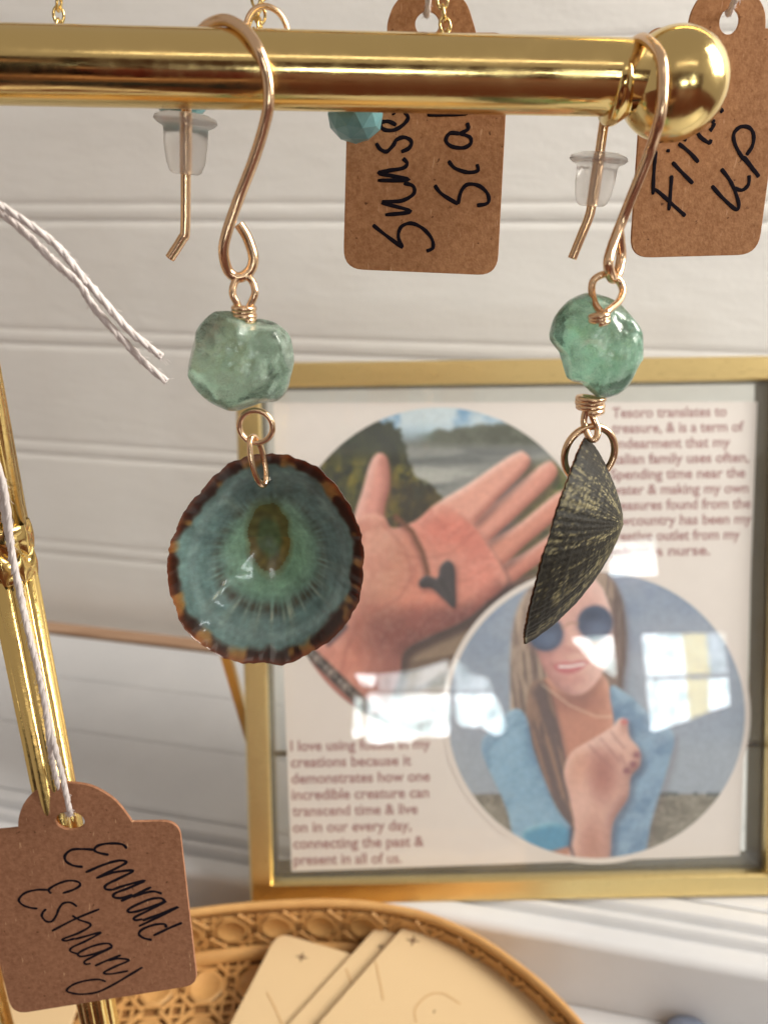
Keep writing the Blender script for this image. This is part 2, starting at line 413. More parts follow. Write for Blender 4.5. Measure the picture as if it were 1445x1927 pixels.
def stone(name, outline, centre, Y, thick, m, parent, seed, facet):
    bm = bmesh.new(); bmesh.ops.create_icosphere(bm, subdivisions=6, radius=1.0)
    c = onY(*centre, Y)
    pol = []
    for p in outline:
        q = onY(*p, Y) - c; pol.append((math.atan2(q.z, q.x), math.hypot(q.x, q.z)))
    pol.sort(); A = [p[0] for p in pol]; Rr = [p[1] for p in pol]
    A = [A[-1] - 2 * math.pi] + A + [A[0] + 2 * math.pi]; Rr = [Rr[-1]] + Rr + [Rr[0]]
    mR = sum(Rr) / len(Rr); Rr = [mR + 1.10 * (q - mR) for q in Rr]
    rnd = random.Random(seed)
    planes = []
    for k in range(facet):
        d = Vector((rnd.gauss(0, 1), rnd.gauss(0, 1) - .6, rnd.gauss(0, 1))).normalized(); planes.append((Vector((d.x * .8, d.y, d.z * .8)).normalized(), rnd.uniform(.86, .96)))
    for v in bm.verts:
        d = v.co.normalized()
        d2 = d.copy()
        for pd, h in planes:
            s = d2.dot(pd)
            if s > h: d2 -= pd * (s - h)
        phi = math.atan2(d.z, d.x); rr = float(np.interp(phi, A, Rr))
        n1 = noise.fractal(d * 2.2 + Vector((seed, 0, 0)), 0.8, 2.1, 6)
        n2_ = noise.ridged_multi_fractal(d * 3.0 + Vector((0, seed, 0)), 0.9, 2.0, 5, 1.0, 2.0)
        k = 1 + .03 * n1 - .03 * (n2_ - 1)
        fl = .97 + .03 * k
        v.co = c + Vector((d2.x * rr * fl, d2.y * thick * k, d2.z * rr * fl))
    me = bpy.data.meshes.new(name); bm.to_mesh(me); bm.free()
    return _rel(name, me, m, parent, True)

def hook(parent, front, loop, back, rs=WR):
    pts = catmull(back[::-1] + front + loop, 10)
    return tube('ear_wire', pts, rs, M['rose'], parent, 14)
def stopper(parent, top, bot, k=1.0):
    a = (Vector(bot) - Vector(top))
    prof = [(.0008, -.0001), (.0030, -.0003), (.0042, .0002), (.0044, .0007), (.0040, .0011), (.0031, .0016), (.0030, .004), (.0027, .0062), (.0022, .0074), (.0017, .0077), (.0009, .0076)]
    sc_ = a.length / .0077
    V, F = lathe_data([(p[0] * k, p[1] * sc_) for p in prof], top, a, 40)
    rnd = random.Random(3)
    return _rel('rubber_stopper', mesh('rubber_stopper', V, F), M['rubber'], parent, True)

# shells: limpet, an inside and an outside
def shell_paint_inside(px, py, r, th, s, k=1.45):
    "colours of the inside in the shell's own coordinates; r = 0 centre .. 1 rim"
    nz = lambda f, sd: noise.noise(Vector((px * f, py * f, sd)))
    def mixc(a, b, t): t = max(0, min(1, t)); return [a[i] * (1 - t) + b[i] * t for i in range(3)]
    sm = lambda a, b, x: max(0, min(1, (x - a) / (b - a))) ** 2 * (3 - 2 * max(0, min(1, (x - a) / (b - a))))
    green = (98, 130, 108); teal = (82, 104, 101); blue = (106, 124, 122)
    c = mixc(green, teal, sm(.32, .62, r))
    ray_ = noise.noise(Vector((math.cos(th) * 5 + px * 60, math.sin(th) * 5 + py * 60, 2.0 + r * 1.5))); ray2 = noise.noise(Vector((math.cos(th) * 16, math.sin(th) * 16, 5.0)))
    # radial streaks between rings
    st = sm(.42, .56, r) * (1 - sm(.74, .86, r))
    c = mixc(c, (56, 76, 78), st * max(0, .6 * ray_ + .3 * ray2) * .7)
    c = mixc(c, (118, 120, 100), st * max(0, -.6 * ray_ - .3 * ray2) * .55)
    # dark dashed ring, strongest at the bottom and right
    ring = math.exp(-((r - .545 - .02 * ray_) / .05) ** 2) * (0.35 + .65 * max(0, math.sin(-th) * .8 + .25))
    c = mixc(c, (62, 62, 52), ring * (.55 + 1.3 * ray2))
    c = mixc(c, (150, 158, 140), max(0, math.exp(-((r - .60) / .05) ** 2) * -ray2 * 1.3 * max(0, -math.sin(th))))
    c = mixc(c, blue, math.exp(-((r - .78) / .05) ** 2) * .45)
    c = mixc(c, (106, 138, 120), math.exp(-((r - .40) / .07) ** 2) * .4)
    # rim: dark brown blotched with amber
    e = .888 + .05 * noise.noise(Vector((math.cos(th) * 2.2, math.sin(th) * 2.2, 6.0))) + .03 * ray_ + .025 * nz(700, 1) - .02 * math.cos(th)
    rim = sm(e - .03, e + .035, r)
    bl_ = noise.noise(Vector((math.cos(th) * 3.9, math.sin(th) * 3.9, 9.0 + r * 1.2))) + .5 * noise.noise(Vector((math.cos(th) * 9, math.sin(th) * 9, 4.0)))
    rc = mixc((36, 20, 13), (122, 94, 52), sm(.06, .42, bl_ + .35 * nz(700, 3)) * .9)
    rc = mixc(rc, (96, 48, 20), sm(.93, 1.0, r) * .6)
    c = mixc(c, rc, rim)
    f0 = 1 + .035 * math.sin(r * 40 + 6 * noise.noise(Vector((px * 200, py * 200, 1)))) * (1 - rim) + .02 * math.sin(r * 110 + 5 * ray_)
    c = [x * f0 for x in c]
    f = 1 + .16 * nz(330, 7) + .12 * nz(1100, 11) + .06 * nz(3000, 5)
    return [x * f * 1.34 for x in c]
def shell(name, rim_pts, apex, depth, inside, outside_c, parent, holes=(), thick=.0011, NT=320, NS=64, ribs=52, seed=1, scal=.007, bowl=None):
    """rim_pts: function theta -> (a, b) in the aperture plane (metres), apex: (a, b); local +z = towards the apex"""
    V, C = [], []; F = []
    def surf(th, s, out):
        ra, rb = rim_pts(th, 0); qa, qb = rim_pts(th, scal); k_ = s ** 9
        a = apex[0] + (ra - apex[0]) * s + (qa - ra) * k_; b = apex[1] + (rb - apex[1]) * s + (qb - rb) * k_
        ex = bowl or 1.3 + .55 * (.5 - .5 * math.sin(th))
        h = depth * (1 - (s * s + .006) ** (ex / 2)) * 1.0
        rib = 0.0
        rb_ = math.sin(th * ribs + 1.5 * noise.noise(Vector((math.cos(th) * 4, math.sin(th) * 4, seed)))) * s
        if out:
            gr = noise.noise(Vector((s * 26, math.cos(th) * .8, math.sin(th) * .8 + seed)))
            rib = .00006 * rb_ + .00016 * gr * s + .00005 * noise.noise(Vector((s * 90, math.cos(th) * 3, math.sin(th) * 3)))
            h += thick * (1 - .75 * s ** 8)
        else:
            if s < .34: h += .0  # scar dish handled by colour
            rib = .00004 * rb_ * s ** 5 + .00022 * noise.noise(Vector((a * 260, b * 260, 3)))
        return a, b, h + rib
    for out in (False, True):
        for i in range(NS + 1):
            s = i / NS
            for k in range(NT):
                th = 2 * math.pi * k / NT
                a, b, h = surf(th, max(s, .002), out)
                V.append((a, b, h)); ra, rb = rim_pts(th, 0); rr = math.hypot(ra, rb)
                if out: C.append(outside_c(th, s, a, b))
                else: C.append(inside(a, b, math.hypot(a, b) / rr, math.atan2(b, a), s))
    n0 = (NS + 1) * NT
    gone = set()
    for (ha, hb, hr) in holes:
        for idx, p in enumerate(V):
            if (p[0] - ha) ** 2 + (p[1] - hb) ** 2 < hr * hr: gone.add(idx)
    for out in (0, 1):
        for i in range(NS):
            for k in range(NT):
                k2 = (k + 1) % NT; q = [out * n0 + i * NT + k, out * n0 + i * NT + k2, out * n0 + (i + 1) * NT + k2, out * n0 + (i + 1) * NT + k]
                if all(x in gone for x in q): continue
                F.append(tuple(q if out else q[::-1]))
    for k in range(NT):
        k2 = (k + 1) % NT; F.append((NS * NT + k, NS * NT + k2, n0 + NS * NT + k2, n0 + NS * NT + k))
    me = mesh(name, V, F)
    ca = me.color_attributes.new('Col', 'FLOAT_COLOR', 'POINT')
    arr = np.ones((len(V), 4)); cc = np.clip(np.array(C) / 255.0, 0, 1); arr[:, :3] = np.where(cc > .04, ((cc + .055) / 1.055) ** 2.4, cc / 12.92)
    ca.data.foreach_set('color', arr.ravel())
    return me
M['shell'] = mat('limpet_shell', (0.2, 0.3, 0.3), 0.32, 0, Coat_Weight=0.45, Coat_Roughness=0.06, Subsurface_Weight=0.10, Subsurface_Scale=0.002)
attr_color(M['shell']); add_bump(M['shell'], 420, 0.15, 0.0004, 4)
M['shell_out'] = mat('limpet_shell_outside', (0.2, 0.3, 0.3), 0.62, 0, Specular_IOR_Level=0.25)
attr_color(M['shell_out']); add_bump(M['shell_out'], 1400, 0.5, 0.0003, 4)
def outside_c(th, s, a, b):
    n1 = noise.noise(Vector((math.cos(th) * 5, math.sin(th) * 5, s * 1.5))); n2_ = noise.noise(Vector((math.cos(th) * 22, math.sin(th) * 22, s * 5)))
    n3 = noise.noise(Vector((s * 30, th * 3, 2))); n4 = noise.noise(Vector((math.cos(th) * 60, math.sin(th) * 60, s * 38)))
    base = np.array((34, 31, 24.)); cream = np.array((122, 114, 84.))
    t = max(0, min(1, (n1 * .9 + n2_ * .6 + n3 * .7 + .9 * n4 - .16) * 1.9)) * (1 - .25 * s)
    t = max(t, max(0, min(1, (.22 - s) / .2)) * .55)
    rib = .5 + .5 * math.sin(th * 74 + 1.5 * noise.noise(Vector((math.cos(th) * 4, math.sin(th) * 4, 1))))
    c = base * (1 - t) + cream * t
    c = c * (0.84 + .3 * rib) * (1 + .3 * n4) * (1 + .16 * math.sin(s * 150 + 3 * n1))
    return list(np.clip(c, 8, 255))

def polar_fn(pts):
    pol = sorted((math.atan2(b, a), math.hypot(a, b)) for a, b in pts)
    A = [p[0] for p in pol]; Rr = [p[1] for p in pol]
    A = np.array([A[-2] - 2 * math.pi, A[-1] - 2 * math.pi] + A + [A[0] + 2 * math.pi, A[1] + 2 * math.pi]); Rr = np.array(Rr[-2:] + Rr + Rr[:2])
    # smooth resample
    g = np.linspace(-math.pi, math.pi, 721); v = np.interp(g, A, Rr); kk = np.exp(-np.linspace(-2, 2, 25) ** 2); kk /= kk.sum()
    vs = np.convolve(np.concatenate([v[-13:-1], v, v[1:13]]), kk, 'valid')
    def f(th, sc_=.013):
        th = (th + math.pi) % (2 * math.pi) - math.pi
        r = float(np.interp(th, g, vs)) * (1 + (sc_ * math.sin(th * 24 + 2 * noise.noise(Vector((math.cos(th) * 3, math.sin(th) * 3, 0)))) * (.6 + noise.noise(Vector((math.cos(th) * 6, math.sin(th) * 6, 3)))) + .012 * noise.noise(Vector((math.cos(th) * 20, math.sin(th) * 20, 8)))) * (1 if sc_ else 0))
        return r * math.cos(th), r * math.sin(th)
    return f

YE = 0.110
# ---- left earring
el = thing('shell_earring', 'dangle earring with round green stone and teal limpet shell showing its hollow inside', 'earring', onY(505, 1250, YE), 'pair of limpet shell earrings')
Yf = YB - .0062; Yk = YB + .0062
hook(el,
     [P3(455, 52, YB - .003), P3(484, 88, Yf), P3(502, 140, Yf), P3(506, 190, Yf), P3(498, 235, Yf + .0005), P3(478, 300, Yf + .001), P3(450, 372, Yf + .0015)],
     [P3(428, 435, YE - .001), P3(421, 475, YE - .0008), P3(430, 510, YE), P3(450, 522, YE + .0004), P3(470, 510, YE + .0008), P3(477, 485, YE + .001), P3(466, 448, YE + .0012), P3(450, 422, YE + .0013)],
     [P3(418, 38, YB), P3(380, 58, YB + .004), P3(358, 110, Yk), P3(351, 200, Yk), P3(350, 330, Yk), P3(349, 432, Yk), P3(343, 450, Yk), P3(320, 486, Yk)])
stopper(el, P3(350, 218, Yk), P3(350, 328, Yk))
_rel('wire_loop', mesh('wire_loop', *merge(
    tube_data(catmull([P3(451, 604, YE), P3(449, 578, YE - .0003), P3(438, 552, YE - .0006), P3(444, 528, YE), P3(460, 519, YE + .0004), P3(475, 530, YE + .0004), P3(480, 552, YE), P3(470, 578, YE), P3(467, 604, YE)], 8), .00052, 10),
    coil(P3(460, 578, YE), P3(459, 601, YE), .0013, 3.2, .00048))), M['rose'], el, True)
bead_l = stone('stone_bead', [(440, 584), (405, 586), (378, 609), (363, 640), (353, 674), (355, 705), (378, 740), (417, 766), (451, 776), (493, 766), (536, 743), (547, 709), (553, 670), (545, 632), (520, 609), (482, 598)], (453, 680), YE, .0050, M['bead_l'], el, 4.3, 34)
_rel('link_ring', mesh('link_ring', *ring_data(P3(482, 803, YE), .00245, .00245, .00045)), M['rose'], el, True)
SY = YE + .0005
shp = Plane(onY(505, 1055, SY), (1, 0, 0), (0, .10, 1)); shp = Plane(shp.o, (1, 0, 0), (0, math.sin(R(4)), math.cos(R(4))))
out_l = [(482, 855), (443.6, 866), (380, 924), (332, 997), (315, 1077), (328, 1135), (351, 1189), (401, 1227), (451, 1248), (490, 1247), (543, 1250), (578, 1231), (635, 1193), (670, 1143), (683, 1070), (678, 1000), (647, 935), (601, 882), (540, 857)]
rf = polar_fn([shp.px(*p) for p in out_l])
apx = shp.px(496, 1032)
sc_c = shp.px(497, 1032); sc_rx = abs(shp.px(535, 1036)[0] - sc_c[0]); sc_ry = abs(shp.px(497, 1094)[1] - sc_c[1])
def ins(a, b, r, th, s):
    c = shell_paint_inside(a, b, r, th, s)
    e = math.hypot((a - sc_c[0]) / sc_rx, (b - sc_c[1]) / sc_ry) + .12 * noise.noise(Vector((a * 500, b * 500, 1)))
    mixc = lambda x, y, t: [x[i] * (1 - t) + y[i] * t for i in range(3)]
    if e < 1.35:
        t = max(0, min(1, (1.35 - e) / .3)); ol = (118, 108, 56); gi = (92, 116, 76)
        cc = mixc(ol, gi, max(0, min(1, (.75 - e) / .25)))
        if b > sc_c[1]: cc = mixc(cc, (70, 100, 66), .35)
        f = 1 + .22 * noise.noise(Vector((a * 900, b * 900, 4)))
        c = mixc(c, [x * f for x in cc], t * (1.0 if e < 1.08 else .5))
    return c
hl = shp.px(497, 911)
me = shell('shell', rf, apx, .0058, ins, outside_c, None, holes=[(hl[0], hl[1], .00085)], bowl=1.9)
me.materials.append(M['shell'])
mw = Matrix((shp.u, shp.v, -shp.n)).transposed().to_4x4(); mw.translation = shp.o
sh_l = link('shell', me, None, el, mw)
hp = shp.at(hl[0], hl[1], -.0021)
_rel('jump_ring', mesh('jump_ring', *ring_data(P3(486, 868, YE - .0002), .0015, .00385, .00045, ax=Vector((.5, 1.0, 0)), az=Vector((-.16, 0, 1)))), M['rose'], el, True)

# ---- right earring
er = thing('shell_earring', 'dangle earring with heart shaped green stone and dark limpet shell hanging edge on', 'earring', onY(1000, 1195, YE), 'pair of limpet shell earrings')
hook(er,
     [P3(1222, 80, YB - .003), P3(1243, 110, Yf - .001), P3(1246, 165, Yf - .002), P3(1240, 225, Yf - .002), P3(1222, 285, Yf), P3(1196, 350, Yf + .001)],
     [P3(1170, 415, YE), P3(1152, 462, YE - .001), P3(1144, 495, YE - .0022), P3(1150, 522, YE - .001), P3(1160, 520, YE + .0008), P3(1168, 485, YE + .0020), P3(1166, 455, YE + .0016), P3(1163, 432, YE + .0008)],
     [P3(1203, 74, YB + .001), P3(1180, 95, YB + .0045), P3(1153, 150, Yk + .001), P3(1138, 220, Yk + .001), P3(1126, 300, Yk + .001), P3(1113, 385, Yk + .001), P3(1107, 410, Yk + .001), P3(1095, 440, Yk + .001), P3(1076, 487, Yk + .001)], WR * .96)
stopper(er, P3(1127, 292, Yk + .001), P3(1112, 388, Yk + .001), .94)
YB2 = YE - .0055
_rel('wire_loop', mesh('wire_loop', *merge(
    tube_data(catmull([P3(1128, 604, YB2), P3(1140, 588, YB2), P3(1163, 568, YB2 + .003), P3(1171, 545, YE - .0005), P3(1160, 524, YE), P3(1138, 516, YE), P3(1117, 527, YE), P3(1113, 548, YE - .0005), P3(1119, 572, YB2 + .003), P3(1133, 592, YB2), P3(1142, 598, YB2)], 8), .00052, 10),
    coil(P3(1127, 592, YB2 - .0003), P3(1127, 607, YB2 - .0003), .0010, 2.3, .00046))), M['rose'], er, True)
bead_r = stone('stone_bead', [(1134, 556), (1103, 552), (1072, 566), (1045, 597), (1034, 632), (1045, 667), (1060, 706), (1092, 725), (1119, 748), (1158, 741), (1189, 713), (1204, 682), (1217, 636), (1208, 601), (1173, 577)], (1126, 650), YE, .0054, M['bead_r'], er, 11.7, 38)
_rel('wire_wrap', mesh('wire_wrap', *merge(coil(P3(1112, 747, YE), P3(1108, 772, YE), .0017, 3.3, .00050),
    tube_data(catmull([P3(1103, 768, YE), P3(1098, 795, YE), P3(1108, 823, YE - .0008), P3(1120, 826, YE - .0010), P3(1124, 808, YE - .0004), P3(1115, 785, YE), P3(1112, 768, YE)], 8), .00052, 10))), M['rose'], er, True)
_rel('jump_ring', mesh('jump_ring', *ring_data(P3(1109, 854, YE), .0041, .0042, .00055, ax=(1, .25, 0))), M['rose'], er, True)
# shell seen edge on: aperture plane roughly along the view, apex to the right
top = P3(1092, 828, YE); bot = P3(993, 1194, YE); ap = P3(1152, 968, YE)
vax = (top - bot).normalized(); ctr = (top + bot) / 2 + Vector((.0004, 0, .0002))
nax = (ap - ctr); nax = (nax - vax * nax.dot(vax)).normalized()
nax = (nax + Vector((0, -0.40, 0))).normalized(); nax = (nax - vax * nax.dot(vax)).normalized()
uax = vax.cross(nax)
H2 = (top - bot).length / 2
apl = ((ap - ctr).dot(uax), (ap - ctr).dot(vax)); dep = .0079
rf2 = polar_fn([(math.cos(R(k * 15)) * H2 * .94, math.sin(R(k * 15)) * H2) for k in range(24)])
me = shell('shell', rf2, (0.0, apl[1]), dep, lambda a, b, r, th, s: shell_paint_inside(a, b, r, th, s), outside_c, None, ribs=74, seed=1, scal=.008)
me.materials.append(M['shell_out'])
mw = Matrix((uax, vax, nax)).transposed().to_4x4(); mw.translation = ctr
link('shell', me, None, er, mw)

# ------------------------------------------------------------------ kraft tags with handwriting
def strokes(name, plane, crop, lines, width, parent, m, z=.00034, world=True, wob=.10):
    x0, y0, k = crop; datas = []
    rnd = random.Random(5)
    for ln in lines:
        pts = [plane.px(x0 + a / k, y0 + b / k) for a, b in ln]
        pts = catmull([Vector((a, b, z)) for a, b in pts], 6) if len(pts) > 2 else [Vector((pts[0][0], pts[0][1], z)).lerp(Vector((pts[1][0], pts[1][1], z)), t / 4) for t in range(5)]
        rr = [width * (1 + wob * math.sin(i * .8 + len(pts)) + rnd.uniform(-wob, wob) * .5) * (.72 if i in (0, len(pts) - 1) else 1) for i in range(len(pts))]
        datas.append(tube_data(pts, rr, 8, flat=.05, up=(0, 0, 1)))
    me = mesh(name, *merge(*datas))
    return link(name, me, m, parent, plane.matrix())
def strings_data(pts, r=.00055, ply=3, pitch=.0065, seed=0):
    P = catmull(pts, 24); datas = []
    rnd = random.Random(seed)
    acc = [0]
    for a, b in zip(P, P[1:]): acc.append(acc[-1] + (b - a).length)
    for p_ in range(ply):
        Q = []; x = None
        for i, p in enumerate(P):
            t = (P[min(i + 1, len(P) - 1)] - P[max(i - 1, 0)]).normalized()
            if x is None: x = t.orthogonal().normalized()
            x = (x - t * x.dot(t)).normalized(); y = t.cross(x)
            an = 2 * math.pi * (acc[i] / pitch + p_ / ply)
            Q.append(p + (x * math.cos(an) + y * math.sin(an)) * r * .34)
        datas.append(tube_data(Q, [r * .66 * (1 + .38 * noise.noise(Vector((i * .21, p_ * 7 + seed, 0)))) for i in range(len(Q))], 8))
    # loose fibres
    L = acc[-1]
    for k in range(int(L / .00022)):
        i = rnd.randrange(1, len(P) - 1); p = P[i]
        d = Vector((rnd.gauss(0, 1), rnd.gauss(0, 1), rnd.gauss(0, 1))).normalized(); t = (P[i + 1] - P[i - 1]).normalized()
        l = rnd.uniform(.0005, .0012)
        datas.append(tube_data([p + d * r * .7, p + d * r * 1.1 + t * l * .5, p + d * r * (1.2 + rnd.random() * .8) + t * l], .000028, 4))
    return merge(*datas)

# Emerald tag (front left)
te = Plane(onY(160, 1700, .1085), (1, 0, 0), (0, math.sin(R(6)), math.cos(R(6))))
body = [te.px(*p) for p in [(-58, 1566), (36, 1557)]]
arch = [(36, 1557), (38, 1534), (49, 1507), (73, 1484), (105, 1474), (140, 1472), (178, 1480), (216, 1503), (240, 1531), (249, 1545)]
corn = round_poly([te.px(*p) for p in [(249, 1545), (338, 1543), (373, 1851), (25, 1907), (-58, 1566), (36, 1557)]], [0, .0034, .0028, .0034, .0034, 0])
tl = thing('price_tag', 'kraft price tag handwritten Emerald Estuary hanging on white string at lower left', 'tag', te.o)
outl = [Vector(p) for p in [(q.x, q.y) for q in catmull([(*te.px(*p), 0) for p in arch], 5)]] + corn[1:-1]
hc = te.px(133.6, 1543); hr = (abs(te.px(161, 1543)[0] - hc[0]), abs(te.px(133, 1560)[1] - hc[1]))
ell = lambda c, rx, ry, n=36: [Vector((c[0] + rx * math.cos(2 * math.pi * k / n), c[1] + ry * math.sin(2 * math.pi * k / n))) for k in range(n)]
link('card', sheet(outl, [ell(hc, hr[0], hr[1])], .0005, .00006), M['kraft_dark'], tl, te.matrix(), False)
EM = [[(890, 425), (860, 395), (780, 388), (700, 400), (665, 430), (690, 452), (765, 468)], [(665, 432), (590, 428), (510, 432), (462, 470), (468, 512), (520, 543), (585, 552)],
      [(605, 590), (720, 540), (830, 508), (888, 520), (800, 570), (678, 630)], [(678, 630), (800, 590), (935, 578), (840, 630), (750, 675), (742, 705), (790, 712)],
      [(790, 712), (880, 680), (1015, 648), (900, 700), (810, 735), (800, 762), (850, 768), (930, 745)], [(850, 790), (950, 745), (1060, 692)], [(930, 760), (1010, 735), (1075, 722), (1135, 738)],
      [(1160, 800), (1130, 770), (1060, 775), (960, 815), (900, 850), (915, 868), (1000, 850), (1165, 790)], [(1165, 790), (1040, 855), (945, 903), (950, 922), (1000, 915)],
      [(1000, 925), (1120, 880), (1250, 830), (1100, 905), (975, 965)], [(1165, 975), (1150, 950), (1080, 955), (1000, 985), (975, 1020), (1010, 1048), (1065, 1060)], [(1275, 940), (1180, 980), (1075, 1030)]]
ES = [[(445, 735), (520, 710), (565, 680), (550, 655), (480, 648), (400, 675), (348, 710), (365, 738)], [(350, 712), (260, 712), (180, 735), (140, 780), (165, 815), (215, 835), (270, 842)],
      [(545, 828), (500, 800), (450, 805), (420, 840), (400, 890), (370, 930), (330, 930), (300, 895), (310, 865), (330, 845)],
      [(370, 998), (530, 915), (700, 845)], [(510, 890), (560, 920), (640, 955), (560, 1010), (450, 1052), (465, 1066), (530, 1050)], [(530, 1055), (620, 1030), (712, 1008), (600, 1070), (510, 1112), (500, 1140), (560, 1160)],
      [(790, 1108), (760, 1085), (680, 1095), (590, 1130), (550, 1160), (580, 1175), (680, 1152), (790, 1108)], [(790, 1110), (680, 1165), (602, 1205), (602, 1228), (640, 1225)],
      [(670, 1240), (760, 1200), (850, 1165)], [(760, 1205), (830, 1190), (905, 1202), (810, 1245), (730, 1288), (780, 1297), (900, 1275)], [(1000, 1250), (900, 1310), (780, 1380), (680, 1425), (570, 1438), (490, 1425), (475, 1405), (520, 1370), (600, 1345), (690, 1335), (745, 1350)]]
strokes('handwriting', te, (0, 1480, 3.705), EM, .00027, tl, M['ink'])
strokes('handwriting', te, (0, 1480, 3.705), ES, .00024, tl, M['ink'])
# its string: two strands twisting down to the hole
def STR(x, y, Y): return onY(x, y, Y)
sdat = merge(strings_data([STR(-70, 700, .108), STR(-20, 850, .1075), STR(0, 930, .107), STR(12, 985, .107), STR(30, 1080, .107), STR(48, 1160, .1072), STR(78, 1290, .107), STR(100, 1390, .107), STR(118, 1460, .1070), STR(130, 1518, .1075), STR(133, 1532, .1095)], .00050, seed=1),
             strings_data([STR(-50, 760, .107), STR(-2, 880, .107), STR(14, 950, .1065), STR(22, 1030, .1065), STR(38, 1110, .1065), STR(52, 1180, .1062), STR(70, 1250, .1062), STR(86, 1330, .1062), STR(94, 1400, .1072), STR(104, 1455, .1105), STR(122, 1515, .1115), STR(133, 1534, .1100)], .00050, seed=2))
_rel('string', mesh('string', *sdat), M['string'], tl, True)

# loose string ends hanging in from the left
ls = thing('string_ends', 'two loose ends of fluffy white string poking in at the left edge', 'string', STR(0, 400, .107))
_rel('strand', mesh('strand', *strings_data([STR(-70, 330, .106), STR(-30, 365, .105), STR(10, 392, .104), STR(60, 425, .103), STR(110, 465, .103), STR(155, 520, .103), STR(190, 560, .103), STR(240, 618, .104), STR(278, 650, .104), STR(305, 672, .104)], .00052, seed=3)), M['string'], ls, True)
_rel('strand', mesh('strand', *strings_data([STR(-70, 350, .107), STR(-30, 385, .106), STR(8, 405, .105), STR(50, 440, .104), STR(100, 490, .104), STR(150, 535, .104), STR(175, 575, .104), STR(225, 632, .104), STR(270, 680, .105), STR(314, 718, .105)], .00052, seed=4)), M['string'], ls, True)

def kraft_tag(label, Y, outline_px, rads, arch_px, hole, lines_list, crop, wd, string_pts, yaw=0):
    pl = Plane(onY(hole[0], 300, Y), (math.cos(yaw), math.sin(yaw), 0), (0, .03, 1)); pl = Plane(pl.o, pl.u, (Vector((0, .03, 1)) - pl.u * Vector((0, .03, 1)).dot(pl.u)))
    t = thing('price_tag', label, 'tag', pl.o)
    corn = round_poly([pl.px(*p) for p in outline_px], rads)
    a = [(q.x, q.y) for q in catmull([(*pl.px(*p), 0) for p in arch_px], 5)]
    outl = [Vector(p) for p in a] + corn[1:-1]
    hc = pl.px(hole[0], hole[1]); rx = abs(pl.px(hole[0] + hole[2], hole[1])[0] - hc[0]); ry = abs(pl.px(hole[0], hole[1] + hole[3])[1] - hc[1])
    link('card', sheet(outl, [ell(hc, rx, ry)], .0005, .00006), M['kraft'], t, pl.matrix(), False)
    for ln in lines_list: strokes('handwriting', pl, crop, ln, wd, t, M['ink'])
    _rel('string', mesh('string', *strings_data([onY(*p) for p in string_pts], .00045, seed=9)), M['string'], t, True)
    return t
S1 = [[(465, 1390), (540, 1450), (650, 1532)], [(650, 1530), (622, 1465), (640, 1402), (700, 1380), (770, 1410), (825, 1470), (835, 1530), (795, 1552)],
      [(540, 1328), (700, 1306), (522, 1252), (640, 1242), (715, 1200), (712, 1150), (655, 1132)], [(495, 1116), (690, 1110), (505, 1072), (560, 1056), (650, 1040), (676, 1010), (650, 980)],
      [(485, 885), (510, 922), (550, 938), (590, 900), (612, 865), (660, 850), (702, 875), (690, 915), (640, 940)], [(610, 775), (560, 752), (512, 762), (530, 800), (590, 806), (650, 775), (682, 730), (660, 695)], [(592, 700), (596, 712)],
      [(560, 640), (640, 620), (700, 600)], [(600, 560), (620, 680)]]
S2 = [[(845, 1145), (890, 1200), (990, 1262)], [(990, 1262), (1008, 1185), (1050, 1140), (1120, 1150), (1172, 1200), (1172, 1255), (1105, 1270)], [(930, 995), (970, 1040), (1050, 1066), (1110, 1055), (1106, 1015)],
      [(1000, 828), (940, 825), (915, 870), (950, 906), (1020, 915), (1066, 890), (1062, 850), (1000, 826)], [(1000, 828), (1050, 800), (1045, 760)], [(800, 710), (920, 710), (1050, 702)], [(820, 640), (920, 640), (1050, 630)]]
kraft_tag('kraft price tag with sideways handwriting Sunset hanging behind the brass bar', .131,
          [(895, 62), (959, 62), (935, 518.5), (646, 506), (657, 62), (728, 62)], [0, .0026, .0032, .0032, .0026, 0],
          [(728, 62), (730, 40), (743, 8), (770, -15), (808, -24), (848, -15), (876, 6), (889, 40), (895, 62)], (803.6, 45.7, 22.5, 24),
          [S1, S2], (560, 0, 3.284), .00029,
          [(812, -156, .1258), (810, -60, .1282), (806, 0, .1292), (803, 28, .1318), (800, 10, .133), (798, -50, .1315), (798, -156, .1275)])
U1 = [[(315, 1015), (302, 1180), (295, 1335)], [(295, 1300), (330, 1310), (430, 1400), (530, 1490)], [(430, 1195), (422, 1320), (410, 1450)], [(435, 1100), (510, 1180), (585, 1255)], [(407, 1005), (403, 1030)],
      [(480, 965), (560, 1030), (625, 1102)], [(520, 950), (545, 900), (600, 870), (640, 920), (700, 960), (715, 935)], [(705, 875), (725, 850), (740, 815)], [(740, 815), (700, 760), (760, 700), (800, 740)]]
U2 = [[(720, 1270), (800, 1360), (895, 1442), (915, 1400), (880, 1290), (840, 1215), (788, 1148)], [(880, 1288), (940, 1302), (985, 1262), (990, 1195)], [(1062, 1205), (1000, 1130), (930, 1050), (885, 960), (882, 890), (930, 845), (990, 850), (1022, 900), (1015, 980), (970, 1050)], [(1062, 1208), (1010, 1135), (950, 1060)]]
